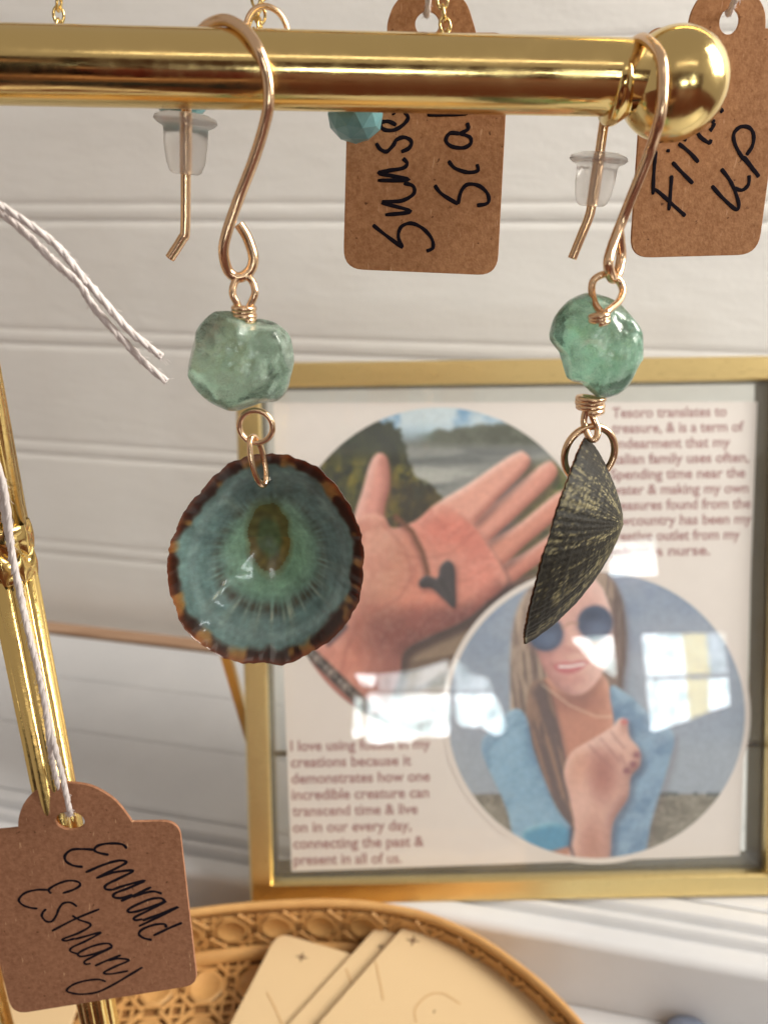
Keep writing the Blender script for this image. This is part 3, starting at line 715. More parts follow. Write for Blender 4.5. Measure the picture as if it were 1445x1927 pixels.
kraft_tag('kraft price tag handwritten Fins Up partly hidden by the brass ball', .129,
          [(1438, 54), (1480, 56), (1424, 479), (1184, 485.5), (1213, 52), (1293, 52)], [0, .0026, .0032, .0032, .0026, 0],
          [(1293, 52), (1300, 22), (1318, -8), (1345, -26), (1372, -30), (1402, -20), (1426, 0), (1437, 25), (1438, 54)], (1370.5, 41, 18.7, 24.6),
          [U1, U2], (1150, 20, 3.854), .00029,
          [(1392, -156, .1258), (1388, -20, .1265), (1378, 8, .1275), (1371, 26, .130), (1368, 10, .131), (1366, -50, .1300), (1366, -156, .1275)])

# ------------------------------------------------------------------ fine chain necklaces behind the bar
def link_mesh(l=.00105, wv=.00072, r=.00022):
    pts = []
    for k in range(20):
        a = 2 * math.pi * k / 20
        pts.append(Vector((math.cos(a) * wv, 0, math.sin(a) * l)))
    return mesh('chain_link', *tube_data(pts, r, 8, closed=True))
LM = link_mesh()
def necklace(label, path, bead_c, extra=None):
    t = thing('necklace', label, 'necklace', path[0], 'fine gold necklaces hanging behind the bar')
    P = catmull(path, 30); acc = [0]
    for a, b in zip(P, P[1:]): acc.append(acc[-1] + (b - a).length)
    st = .00152; n = int(acc[-1] / st)
    for i in range(n):
        d = i * st; j = max(0, int(np.searchsorted(acc, d)) - 1); j = min(j, len(P) - 2)
        f = (d - acc[j]) / max(acc[j + 1] - acc[j], 1e-9); p = P[j].lerp(P[j + 1], f); tg = (P[j + 1] - P[j]).normalized()
        q = tg.to_track_quat('Z', 'Y').to_matrix().to_4x4() @ Matrix.Rotation(R((90 if i % 2 else 12) + random.uniform(-12, 12)), 4, 'Z')
        link('chain_link', LM, M['chain'], t, Matrix.Translation(p) @ q)
    bm = bmesh.new(); bmesh.ops.create_icosphere(bm, subdivisions=2, radius=.0042)
    for v in bm.verts: v.co = Vector((v.co.x * 1.0, v.co.y * 1.0, v.co.z * .92)) + bead_c
    me = bpy.data.meshes.new('aqua_bead'); bm.to_mesh(me); bm.free()
    _rel('aqua_bead', me, M['aqua'], t, False)
    return t
YN = .1262
nk1 = necklace('gold chain necklace with aqua bead just showing under the bar behind the first ear wire',
    [onY(118, -140, YN), onY(115, -40, YN), onY(111, 30, YN), (onY(118, 90, YN)), onY(190, 140, YN), onY(335, 160, YN), onY(440, 130, YN), onY(470, 70, YN), onY(486, 20, YN), onY(470, -60, YN), onY(472, -140, YN)], onY(341, 176, YN))
nk2 = necklace('gold chain necklace with aqua bead hanging below the bar beside the Sunset tag',
    [onY(500, -140, YN), onY(500, -40, YN), onY(490, 20, YN), onY(497, 90, YN), onY(560, 150, YN), onY(668, 178, YN), onY(780, 150, YN), onY(838, 90, YN), onY(836, 40, YN), onY(832, 0, YN), onY(830, -80, YN), onY(830, -140, YN)], onY(669, 216, YN))
_rel('clasp_ring', mesh('clasp_ring', *ring_data(onY(503, 62, YN - .001), .0030, .0032, .00042, ax=(1, .4, 0), a0=-160, a1=170)), M['rose'], nk2, True)

# ------------------------------------------------------------------ brass picture frame with the printed card
q_yaw, q_lean, q_roll = R(0.57), R(17.07), R(0.69); FW, FH = 0.2168, 0.21544
Rr_ = Vector((math.cos(q_yaw), math.sin(q_yaw), 0)); Bk = Vector((-math.sin(q_yaw), math.cos(q_yaw), 0))
Up_ = Vector((0, 0, math.cos(q_lean))) + Bk * math.sin(q_lean)
U1v = Rr_ * math.cos(q_roll) + Up_ * math.sin(q_roll); U2v = Up_ * math.cos(q_roll) - Rr_ * math.sin(q_roll)
fp = Plane((0.0549, 0.2308, ZL), U1v, U2v)     # origin: middle of the lower front edge; normal points to the viewer
frame = thing('picture_frame', 'brass picture frame with glass over a printed card, leaning behind the earrings', 'picture frame', fp.o)
FD = 0.013
def rail(c0, c1, inw):
    "mitred rail from outer corner c0 to c1 (frame plane coords), inw = inward unit vector"
    prof = [(0, 0.0), (.0086, 0.0), (.0092, -.0009), (.0092, -.0028), (.0084, -.0030), (.0084, -FD), (0, -FD)]
    prof = [(0, -.0012), (.0010, 0)] + prof[1:]
    c0 = Vector(c0); c1 = Vector(c1); d = (c1 - c0).normalized(); inw = Vector(inw); V, F = [], []; n = len(prof)
    for end, sg in ((c0, 1), (c1, -1)):
        for wv, dz in prof:
            p = end + inw * wv + d * (sg * (wv + .00006)); V.append(fp.at(p.x, p.y, dz))
    for i in range(n): j = (i + 1) % n; F.append((i, j, n + j, n + i))
    F.append(tuple(range(n))); F.append(tuple(range(2 * n - 1, n - 1, -1)))
    me = mesh('rail', V, F); bm = bmesh.new(); bm.from_mesh(me); bmesh.ops.recalc_face_normals(bm, faces=bm.faces); bm.to_mesh(me); bm.free()
    return _rel('rail', me, M['frame'], frame, False)
hw = FW / 2
rail((-hw, FH), (hw, FH), (0, -1)); rail((-hw, 0), (hw, 0), (0, 1)); rail((-hw, 0), (-hw, FH), (1, 0)); rail((hw, 0), (hw, FH), (-1, 0))
FM = fp.matrix()
M['rail_shade'] = mat('dark_rail_shade', (0.10, 0.082, 0.040), 0.45, 0.85)  # dark strips added inside the rails, painting in the brass's dark reflection
for (x0, x1, y0, y1) in ((-hw + .0086, hw - .0086, .0086, .0092), (-hw + .0086, hw - .0086, FH - .0092, FH - .0086), (-hw + .0086, -hw + .0092, .0093, FH - .0093), (hw - .0092, hw - .0086, .0093, FH - .0093)):
    link('inner_shade_strip', mesh('inner_shade_strip', *box_data(x0, x1, y0, y1, -.0190, -.0075)), M['rail_shade'], frame, FM, False)
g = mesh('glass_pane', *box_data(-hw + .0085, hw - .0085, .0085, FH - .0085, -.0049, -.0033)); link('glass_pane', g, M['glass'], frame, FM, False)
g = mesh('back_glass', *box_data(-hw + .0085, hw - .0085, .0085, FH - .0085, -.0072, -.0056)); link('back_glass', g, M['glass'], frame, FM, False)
pp = Plane(fp.at(0, 0, -.00525), fp.u, fp.v)
pc = [pp.px(*p) for p in [(514, 758), (1424, 756), (1391, 1610), (549, 1640)]]
card = link('printed_card', sheet([Vector(p) for p in pc], [], .0002), M['paper'], frame, pp.matrix(), False)

# flat print on the card: two round photographs and two blocks of lettering
def sstep(a, b, x): t = np.clip((x - a) / (b - a), 0, 1); return t * t * (3 - 2 * t)
def poly_mask(X, Y, poly, soft):
    P = np.array(poly, float); n = len(P); d = np.full(X.shape, 1e9); ins_ = np.zeros(X.shape, bool)
    for i in range(n):
        x0, y0 = P[i]; x1, y1 = P[(i + 1) % n]; ex, ey = x1 - x0, y1 - y0
        t = np.clip(((X - x0) * ex + (Y - y0) * ey) / (ex * ex + ey * ey + 1e-9), 0, 1)
        d = np.minimum(d, (X - x0 - t * ex) ** 2 + (Y - y0 - t * ey) ** 2)
        cnd = (y0 > Y) != (y1 > Y); xi = x0 + (Y - y0) / (ey if abs(ey) > 1e-9 else 1e-9) * ex; ins_ ^= cnd & (X < xi)
    sd = np.sqrt(d) * np.where(ins_, 1, -1); return sstep(-soft, soft, sd)
def line_mask(X, Y, pts, wd, soft):
    d = np.full(X.shape, 1e9)
    for (x0, y0), (x1, y1) in zip(pts, pts[1:]):
        ex, ey = x1 - x0, y1 - y0; t = np.clip(((X - x0) * ex + (Y - y0) * ey) / (ex * ex + ey * ey + 1e-9), 0, 1)
        d = np.minimum(d, (X - x0 - t * ex) ** 2 + (Y - y0 - t * ey) ** 2)
    return 1 - sstep(wd - soft, wd + soft, np.sqrt(d))
def ell_mask(X, Y, cx, cy, rx, ry, soft): return 1 - sstep(1 - soft, 1 + soft, np.sqrt(((X - cx) / rx) ** 2 + ((Y - cy) / ry) ** 2))
_rng = np.random.default_rng(3)
def vnoise(X, Y, sc_, seed=0):
    g = np.random.default_rng(seed).random((160, 160)); x = (X / sc_) % 158; y = (Y / sc_) % 158
    xi = x.astype(int); yi = y.astype(int); fx = x - xi; fy = y - yi; fx = fx * fx * (3 - 2 * fx); fy = fy * fy * (3 - 2 * fy)
    return (g[yi, xi] * (1 - fx) + g[yi, xi + 1] * fx) * (1 - fy) + (g[yi + 1, xi] * (1 - fx) + g[yi + 1, xi + 1] * fx) * fy
def fbm(X, Y, sc_, seed=0): return sum(vnoise(X + 37 * k, Y + 11 * k, sc_ / 2 ** k, seed + k) * .5 ** k for k in range(4)) / 1.875
def over(C, m, col): m = m[..., None]; return C * (1 - m) + np.array(col, float) * m
def poly_sd(X, Y, poly):
    P = np.array(poly, float); n = len(P); d = np.full(X.shape, 1e9); ins_ = np.zeros(X.shape, bool)
    for i in range(n):
        x0, y0 = P[i]; x1, y1 = P[(i + 1) % n]; ex, ey = x1 - x0, y1 - y0
        t = np.clip(((X - x0) * ex + (Y - y0) * ey) / (ex * ex + ey * ey + 1e-9), 0, 1); d = np.minimum(d, (X - x0 - t * ex) ** 2 + (Y - y0 - t * ey) ** 2)
        cnd = (y0 > Y) != (y1 > Y); xi = x0 + (Y - y0) / (ey if abs(ey) > 1e-9 else 1e-9) * ex; ins_ ^= cnd & (X < xi)
    return np.sqrt(d) * np.where(ins_, 1, -1)
def smooth_poly(P, n=6): return [(q.x, q.y) for q in catmull([(x, y, 0) for x, y in P], n, closed=True)]
def form(C, X, Y, poly, base, dark, light, ldir=(-.5, -.86), rnd=16, soft=3.0, cast=.5, castc=(70, 46, 44), co=(7, 11)):
    "a rounded form in the picture: outline, light side, dark side, soft contact shade"
    P = smooth_poly(poly); sd = poly_sd(X, Y, P); m = sstep(-soft, soft, sd)
    if cast: C = over(C, sstep(-9, 9, poly_sd(X - co[0], Y - co[1], P)) * (1 - m) * cast, castc)
    h = 4.0; gx = poly_sd(X + h, Y, P) - sd; gy = poly_sd(X, Y + h, P) - sd
    gx, gy = gx / h, gy / h                                   # points inward
    slope = np.clip(1 - sd / rnd, 0, 1) ** 1.3
    l = -(gx * ldir[0] + gy * ldir[1]) * slope                # >0 on the lit side
    col = np.zeros(X.shape + (3,)) + np.array(base, float)
    col = over(col, np.clip(-l, 0, 1) * .95, dark); col = over(col, np.clip(l, 0, 1) * .85, light)
    return C * (1 - m[..., None]) + col * m[..., None], m
def paint_hand(X, Y):
    n1 = fbm(X, Y, 60, 1); n2_ = fbm(X, Y, 18, 9); n3 = fbm(X, Y, 7, 15)
    C = np.zeros(X.shape + (3,)) + np.array((92, 94, 88.))
    C = over(C, sstep(842, 800, Y), (120, 160, 196)); C = over(C, sstep(.42, .62, n1) * sstep(850, 790, Y) * .9, (206, 216, 222))
    edge = 806 + 26 * (fbm(X, Y * 0, 40, 51) - .5) + 10 * (n2_ - .5) - (X - 880) * .06
    C = over(C, sstep(-5, 5, Y - edge) * sstep(770, 830, X), (92, 96, 84)); C = over(C, sstep(.4, .65, n2_) * sstep(-5, 8, Y - edge) * sstep(800, 830, X) * .7, (66, 70, 58))
    C = over(C, poly_mask(X, Y, [(740, 838), (1130, 842), (1130, 1000), (740, 1000)], 12), (138, 140, 138)); C = over(C, sstep(.45, .7, fbm(X * .3, Y * 1.8, 40, 4)) * sstep(832, 852, Y) * .75, (92, 96, 98)); C = over(C, sstep(.5, .75, fbm(X * .3, Y * 1.4, 50, 24)) * sstep(850, 900, Y) * .7, (196, 194, 188))
    tree = poly_sd(X, Y, smooth_poly([(560, 960), (590, 880), (640, 818), (700, 788), (752, 806), (768, 850), (776, 892), (806, 908), (836, 960), (790, 1000), (560, 1100)])) + 22 * (n2_ - .5) + 10 * (n3 - .5)
    tm = sstep(-4, 4, tree); C = over(C, tm, (50, 52, 26)); C = over(C, tm * sstep(.42, .62, fbm(X * 2.4 + Y * .5, Y * .7, 30, 6)) * sstep(835, 890, Y) * .9, (132, 118, 40)); C = over(C, tm * sstep(.5, .62, n3) * .6, (84, 84, 34)); C = over(C, tm * sstep(.52, .64, fbm(X, Y, 14, 90)) * .7, (24, 30, 18)); C = over(C, tm * sstep(880, 830, Y) * .6, (34, 46, 38)); C = over(C, tm * sstep(725, 760, X) * sstep(890, 920, Y) * .6, (50, 38, 20))
    C = over(C, poly_mask(X, Y, [(985, 880), (1140, 860), (1140, 1090), (950, 1090)], 20), (96, 98, 52)); C = over(C, sstep(.45, .62, n2_) * sstep(985, 1020, X) * sstep(880, 900, Y) * .8, (56, 76, 32)); C = over(C, sstep(.52, .62, n3) * sstep(985, 1020, X) * sstep(880, 900, Y) * .5, (150, 148, 88))
    wd = poly_mask(X, Y, [(735, 1235), (880, 1170), (960, 1090), (1100, 1060), (1100, 1300), (760, 1340), (700, 1310)], 8); C = over(C, wd, (138, 116, 98)); C = over(C, sstep(.45, .6, fbm(X * .25 + Y * .3, Y * 1.9 + X * .4, 22, 13)) * wd * .7, (92, 72, 60)); C = over(C, line_mask(X, Y, [(780, 1300), (900, 1235), (1000, 1190)], 2, 3) * wd * .7, (60, 46, 40))
    dk, lt = (150, 84, 74), (246, 204, 192)
    C, _ = form(C, X, Y, [(905, 1080), (985, 1040), (1055, 992), (1076, 1000), (1070, 1024), (1000, 1070), (950, 1108), (920, 1128)], (204, 134, 118), dk, lt)
    C, _ = form(C, X, Y, [(898, 1034), (975, 985), (1050, 926), (1072, 930), (1070, 955), (1000, 1015), (935, 1072), (905, 1078)], (210, 142, 124), dk, lt)
    C, _ = form(C, X, Y, [(868, 992), (945, 935), (1022, 872), (1044, 876), (1042, 902), (975, 968), (910, 1026), (880, 1042)], (218, 152, 136), dk, lt)
    C, _ = form(C, X, Y, [(806, 964), (885, 908), (966, 854), (990, 854), (994, 878), (940, 935), (885, 990), (850, 1012)], (224, 162, 146), dk, (252, 218, 208))
    C, _ = form(C, X, Y, [(662, 1004), (684, 915), (698, 868), (714, 852), (730, 866), (734, 915), (724, 960), (726, 1000), (742, 1040), (690, 1080)], (220, 154, 142), (140, 80, 70), (248, 206, 196), ldir=(-.8, -.6), rnd=22)
    palm = [(662, 990), (690, 968), (722, 972), (738, 994), (782, 980), (828, 948), (884, 985), (918, 1030), (952, 1092), (918, 1130), (872, 1168), (806, 1198), (760, 1226), (748, 1280), (700, 1345), (560, 1240), (640, 1192), (668, 1120), (674, 1050)]
    C, pm = form(C, X, Y, palm, (208, 140, 124), (96, 52, 50), (238, 182, 168), rnd=34, cast=.75, castc=(50, 32, 34), co=(12, 15))
    C = over(C, line_mask(X, Y, [(835, 962), (884, 988), (916, 1032), (948, 1090)], 8, 12) * .9, (214, 148, 132))
    for (cx, cy, rx, ry, c, a) in ((722, 1075, 44, 78, (188, 138, 114), .7), (705, 1040, 30, 60, (232, 176, 160), .5), (850, 1000, 66, 30, (218, 116, 102), .6), (800, 1140, 62, 46, (222, 134, 112), .6), (905, 1062, 34, 56, (226, 136, 122), .55), (690, 1165, 42, 40, (160, 100, 88), .55), (676, 1230, 26, 60, (216, 140, 118), .6), (755, 1195, 74, 36, (112, 62, 58), .85), (730, 1285, 44, 60, (128, 74, 70), .7), (850, 1160, 84, 22, (104, 56, 56), .7), (770, 1060, 30, 50, (196, 128, 108), .5)):
        C = over(C, ell_mask(X, Y, cx + 8 * (n1 - .5), cy + 8 * (n2_ - .5), rx, ry, .95) * a * pm, c)
    for L, w_, a in (([(724, 990), (760, 1030), (776, 1080), (752, 1125), (700, 1152)], 2.2, .55), ([(890, 1002), (850, 1040), (795, 1052), (750, 1040)], 1.8, .45), ([(925, 1062), (880, 1092), (820, 1098)], 1.6, .4), ([(676, 1170), (652, 1222), (642, 1262)], 4, .55), ([(720, 1180), (700, 1240), (690, 1300)], 3, .4), ([(846, 1010), (872, 990)], 2, .4), ([(905, 985), (920, 972)], 1.6, .4)):
        C = over(C, line_mask(X, Y, L, w_, 4.5) * a * .7 * pm, (156, 90, 80))
    C = over(C, sstep(.5, .75, n3) * .12 * pm, (246, 210, 196)); C = over(C, sstep(.5, .7, fbm(X, Y, 26, 66)) * .22 * pm, (170, 92, 82))
    ch = [(745, 972), (775, 1000), (795, 1040), (805, 1078)]; C = over(C, line_mask(X + 4, Y - 5, ch, 5, 5) * .4, (110, 60, 50)); C = over(C, line_mask(X, Y, ch, 4.5, 2.5) * .9, (140, 88, 62)); C = over(C, (np.sin((X + 1.6 * Y) * .55) > 0) * line_mask(X, Y, ch, 5, 2) * .75, (70, 38, 32))
    ht = [(788, 1094), (802, 1082), (822, 1087), (828, 1066), (842, 1054), (855, 1066), (857, 1100), (856, 1144), (835, 1128), (812, 1108), (792, 1106)]
    C, hm = form(C, X, Y, ht, (62, 56, 60), (30, 26, 30), (118, 108, 112), rnd=9, soft=2.5, cast=.6, castc=(120, 66, 60), co=(5, 7)); C = over(C, line_mask(X, Y, [(826, 1086), (836, 1104), (850, 1134)], 1.6, 3) * .6, (28, 26, 30))
    for k in range(13):
        t = k / 12; bx = 574 + t * 108 + 6; by = 1224 + t * 104; C = over(C, ell_mask(X, Y, bx + 2, by + 3, 12, 11, .3) * .7, (30, 24, 26)); C = over(C, ell_mask(X, Y, bx, by, 10, 9, .3), (58 + 34 * (k % 3), 52 + 30 * (k % 3), 50 + 28 * (k % 3))); C = over(C, ell_mask(X, Y, bx - 3, by - 3, 3.5, 3, .5) * .6, (190, 182, 176))
    C = over(C, line_mask(X, Y, [(618, 1212), (650, 1180)], 5, 4) * .7, (70, 56, 66))
    return C * (1 + .12 * (fbm(X, Y, 6, 21)[..., None] - .5))
def paint_woman(X, Y):
    n1 = fbm(X, Y, 70, 31); n2_ = fbm(X, Y, 20, 8); n3 = fbm(X, Y, 7, 18)
    C = np.zeros(X.shape + (3,)); C[:] = (124, 138, 162)
    C = over(C, sstep(1120, 1300, Y), (134, 146, 164)); C = over(C, sstep(1340, 1430, Y), (148, 156, 168)); C = over(C, sstep(.45, .7, n1) * .4, (156, 164, 176)); C = over(C, sstep(.5, .7, fbm(X * .3, Y * 2, 30, 61)) * sstep(1400, 1440, Y) * .4, (172, 178, 184))
    hz = 1494 + 4 * (n2_ - .5); sand = sstep(-3, 3, Y - hz); C = over(C, sand, (124, 116, 102)); C = over(C, sstep(.45, .65, fbm(X * .7, Y * 1.4, 14, 7)) * sand * .7, (94, 86, 74)); C = over(C, sstep(.55, .65, n3) * sand * .5, (160, 150, 134)); C = over(C, sstep(.52, .6, fbm(X, Y * 0, 9, 71)) * np.exp(-((Y - hz) / 4) ** 2) * .8, (60, 66, 64))
    hair = [(960, 1310), (963, 1190), (984, 1122), (1030, 1074), (1090, 1060), (1142, 1080), (1170, 1132), (1178, 1205), (1172, 1280), (1162, 1340), (1100, 1380), (1010, 1405), (985, 1365), (963, 1345)]
    C, hm = form(C, X, Y, hair, (128, 104, 92), (78, 60, 56), (196, 170, 146), ldir=(-.9, -.3), rnd=30, soft=5, cast=.3)
    st = fbm(X * 1.0 + 18 * np.sin(Y / 90.), Y * .10, 9, 33); C = over(C, sstep(.45, .62, st) * hm * .55, (190, 164, 138)); C = over(C, sstep(.52, .66, fbm(X + 14 * np.sin(Y / 80.), Y * .09, 7, 39)) * hm * .6, (72, 54, 50))
    C, nm = form(C, X, Y, [(1022, 1280), (1080, 1300), (1132, 1268), (1152, 1330), (1148, 1420), (1112, 1485), (1070, 1525), (1042, 1440)], (184, 120, 98), (110, 66, 58), (222, 164, 140), ldir=(.6, -.8), rnd=26, cast=0); C = over(C, ell_mask(X, Y, 1078, 1318, 44, 20, .8) * .55, (122, 72, 64))
    C, lk = form(C, X, Y, [(998, 1290), (1026, 1285), (1046, 1345), (1064, 1430), (1086, 1520), (1078, 1565), (1046, 1515), (1006, 1425), (990, 1360)], (84, 64, 62), (50, 38, 42), (150, 112, 90), rnd=16, soft=5, cast=.3); C = over(C, sstep(.48, .62, fbm(X - Y * .28, Y * .12, 8, 44)) * lk * .7, (146, 106, 82))
    C, fm = form(C, X, Y, [(1008, 1175), (1026, 1112), (1078, 1080), (1126, 1098), (1150, 1160), (1147, 1228), (1122, 1282), (1086, 1308), (1046, 1292), (1015, 1242)], (208, 156, 144), (150, 96, 90), (240, 204, 194), ldir=(.85, -.4), rnd=34, cast=.2)
    for (cx, cy, rx, ry, c, a) in ((1122, 1235, 24, 30, (240, 206, 196), .5), (1040, 1236, 24, 30, (196, 128, 120), .55), (1080, 1208, 11, 24, (232, 186, 174), .6), (1070, 1222, 8, 8, (160, 98, 92), .5), (1084, 1224, 10, 5, (170, 104, 98), .4), (1074, 1278, 24, 10, (190, 124, 116), .5), (1090, 1100, 50, 26, (222, 178, 166), .5)): C = over(C, ell_mask(X, Y, cx, cy, rx, ry, .9) * a * fm, c)
    for cx, cy in ((1026, 1192), (1119, 1172)):
        C = over(C, ell_mask(X, Y, cx, cy + 5, 37, 37, .25) * .35, (120, 78, 78)); C = over(C, ell_mask(X, Y, cx, cy, 33, 33, .12), (48, 62, 90)); C = over(C, ell_mask(X, Y, cx + 5, cy + 10, 20, 15, .8) * .45, (104, 122, 154)); C = over(C, ell_mask(X, Y, cx - 8, cy - 14, 16, 8, .8) * .4, (26, 34, 54))
    C = over(C, line_mask(X, Y, [(1056, 1182), (1072, 1172), (1088, 1173)], 1.6, 1.6) * .8, (150, 116, 90))
    C = over(C, poly_mask(X, Y, smooth_poly([(1040, 1252), (1062, 1245), (1074, 1247), (1086, 1243), (1106, 1245), (1088, 1262), (1066, 1268), (1050, 1264)]), 3), (184, 96, 100)); C = over(C, line_mask(X, Y, [(1052, 1254), (1072, 1254), (1098, 1249)], 2.2, 2), (244, 234, 230)); C = over(C, line_mask(X, Y, [(1034, 1244), (1040, 1254)], 1.6, 3) * .5, (140, 84, 80))
    C = over(C, line_mask(X, Y, [(1020, 1288), (1070, 1326), (1120, 1348), (1150, 1348)], 1.6, 2.2) * .6, (230, 200, 170))
    sl = [(906, 1412), (924, 1370), (965, 1334), (990, 1350), (1006, 1420), (1044, 1515), (1076, 1562), (1070, 1602), (1040, 1630), (980, 1626), (952, 1520)]; sr = [(1146, 1298), (1182, 1308), (1226, 1348), (1266, 1380), (1256, 1440), (1226, 1540), (1200, 1630), (1118, 1630), (1135, 1520), (1170, 1440)]
    for P_, b_, ld in ((sl, (120, 158, 186), (-.7, -.7)), (sr, (116, 144, 172), (.3, -.9))):
        C, sm_ = form(C, X, Y, P_, b_, (52, 84, 118), (158, 188, 208), ldir=ld, rnd=26, cast=.25)
        fo = fbm(X * .8 + Y * .7, Y * .55 - X * .3, 26, 17); C = over(C, sstep(.52, .66, fo) * sm_ * .35, (64, 100, 136)); C = over(C, sstep(.46, .34, fo) * sm_ * .28, (144, 178, 202)); C = over(C, sstep(.5, .7, n3) * sm_ * .15, (180, 204, 216))
    C, _ = form(C, X, Y, [(982, 1566), (1020, 1548), (1052, 1548), (1072, 1572), (1062, 1604), (1000, 1614)], (70, 134, 170), (40, 86, 120), (170, 204, 214), rnd=14, cast=.3)
    C = over(C, poly_mask(X, Y, [(1035, 1602), (1075, 1590), (1075, 1625), (1030, 1630)], 4), (176, 118, 96))
    hand = [(1060, 1452), (1074, 1416), (1105, 1396), (1148, 1370), (1164, 1352), (1178, 1356), (1184, 1386), (1202, 1410), (1203, 1440), (1186, 1462), (1180, 1502), (1152, 1550), (1140, 1630), (1070, 1630), (1080, 1560), (1070, 1500)]
    C, hm = form(C, X, Y, hand, (206, 156, 140), (126, 76, 70), (240, 202, 188), ldir=(-.4, -.9), rnd=24, cast=.5, castc=(50, 50, 66), co=(9, 8))
    for (cx, cy, rx, ry, c, a) in ((1132, 1455, 26, 42, (150, 84, 74), .75), (1112, 1590, 22, 44, (160, 98, 80), .55), (1090, 1446, 20, 36, (202, 134, 106), .5), (1150, 1395, 26, 16, (232, 192, 178), .5), (1095, 1500, 16, 40, (226, 178, 162), .5)): C = over(C, ell_mask(X, Y, cx, cy, rx, ry, .95) * a * hm, c)
    for L in ([(1148, 1376), (1160, 1392), (1174, 1408)], [(1128, 1388), (1146, 1408), (1164, 1432)], [(1108, 1402), (1128, 1424), (1150, 1446)], [(1166, 1420), (1180, 1446)]): C = over(C, line_mask(X, Y, L, 1.6, 3.5) * .55 * hm, (142, 88, 84))
    for x, y in ((1174, 1358), (1197, 1420), (1190, 1438), (1178, 1450)): C = over(C, ell_mask(X, Y, x, y, 7, 6, .5) * .85, (196, 100, 98) if y < 1400 else (128, 70, 78))
    C = over(C, line_mask(X, Y, [(1074, 1560), (1072, 1590), (1082, 1625)], 2.6, 2.5) * .85, (52, 44, 58))
    C = C * .9 + np.array((26, 27, 30.))  # blacks lifted: haze of the glass sheen mixed into the print colours
    return C * (1 + .12 * (fbm(X, Y, 6, 41)[..., None] - .5))
M['photo'] = mat('photo_print', (.5, .5, .5), 0.45); attr_color(M['photo'])
def photo(name, cx, cy, rx, ry, paint, z, label, N=230, cut=None):
    ring = np.linspace(0, 1, N // 2)
    NT = N * 2; V, PX = [], []
    for i, s in enumerate(ring):
        for k in range(NT):
            a = 2 * math.pi * k / NT; x = cx + rx * s * math.cos(a); y = cy + ry * s * math.sin(a); PX.append((x, y)); p = pp.px(x, y); V.append((p[0], p[1], z))
    F = [(i * NT + k, i * NT + (k + 1) % NT, (i + 1) * NT + (k + 1) % NT, (i + 1) * NT + k)[::-1] for i in range(len(ring) - 1) for k in range(NT)]
    PX = np.array(PX); C = paint(PX[:, 0], PX[:, 1]); C = np.clip(C / 255, 0, 1) ** 2.2 * 1.12
    me = mesh(name, V, F); ca = me.color_attributes.new('Col', 'FLOAT_COLOR', 'POINT'); A = np.ones((len(V), 4)); A[:, :3] = np.clip(C, 0, 1); ca.data.foreach_set('color', A.ravel())
    o = link(name, me, M['photo'], card, pp.matrix()); tag(o, label); return o
photo('round_photo', 828, 1074, 293, 307, paint_hand, .00016, 'round photo of an open hand holding a fossil heart pendant')
o = link('photo_border', sheet([Vector(pp.px(1121 + 290 * math.cos(2 * math.pi * k / 90), 1345 + 280 * math.sin(2 * math.pi * k / 90))) for k in range(90)], [], .00008), M['paper'], card, pp.matrix() @ Matrix.Translation((0, 0, .00022)), False)
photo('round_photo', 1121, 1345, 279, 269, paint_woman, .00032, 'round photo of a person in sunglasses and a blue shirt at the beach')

def text_line(s, x, y, xe, size):
    cu = bpy.data.curves.new('line', 'FONT'); cu.body = s; cu.size = 1.0; cu.offset = 0.022
    ob = bpy.data.objects.new('line', cu); COL.objects.link(ob); me = bpy.data.meshes.new_from_object(ob); bpy.data.objects.remove(ob); bpy.data.curves.remove(cu)
    xs = [v.co.x for v in me.vertices]; wd = max(xs) - min(xs); x0 = min(xs)
    a = pp.px(x, y); b = pp.px(xe, y); k = math.hypot(b[0] - a[0], b[1] - a[1]) / wd; up = pp.px(x, y - size); ky = math.hypot(up[0] - a[0], up[1] - a[1]) / .72
    for v in me.vertices: v.co = Vector(((v.co.x - x0) * k + a[0], v.co.y * ky + a[1], .00013))
    return link('text_line', me, M['text'], card, pp.matrix(), False)
T1 = [('Tesoro translates to', 1366), ('treasure, & is a term of', 1398), ('endearment that my', 1373), ('Italian family uses often,', 1408), ('Spending time near the', 1401), ('water & making my own', 1407), ('treasures found from the', 1411), ('lowcountry has been my', 1413), ('creative outlet from my', 1391), ('job as a nurse.', 1335)]
for i, (s, xe) in enumerate(T1): text_line(s, 1151 - i * .7, 786 + i * 29.0, xe, 19.5)
T2 = [('I love using fossils in my', 810), ('creations because it', 774), ('demonstrates how one', 809), ('incredible creature can', 807), ('transcend time & live', 786), ('on in our every day,', 774), ('connecting the past &', 798), ('present in all of us.', 756)]
for i, (s, xe) in enumerate(T2): text_line(s, 547 + i * .9, 1413 + i * 30.6, xe, 20)
# easel strut and cross wire behind
sa = onY(402, 1150, .258); sb = onY(486, 1440, .275)
V, F = tube_data([sa + Vector((-.006, .004, .03)), sa, sb, sb + (sb - sa) * .55], .0026, 4)
_rel('easel_strut', mesh('easel_strut', V, F), M['frame'], frame, False)
_rel('cross_wire', mesh('cross_wire', *tube_data([fp.at(-hw + .004, fp.px(500, 1446)[1], -FD - .002), fp.at(hw - .004, fp.px(500, 1446)[1], -FD - .002)], .0012, 10)), M['frame'], frame, True)

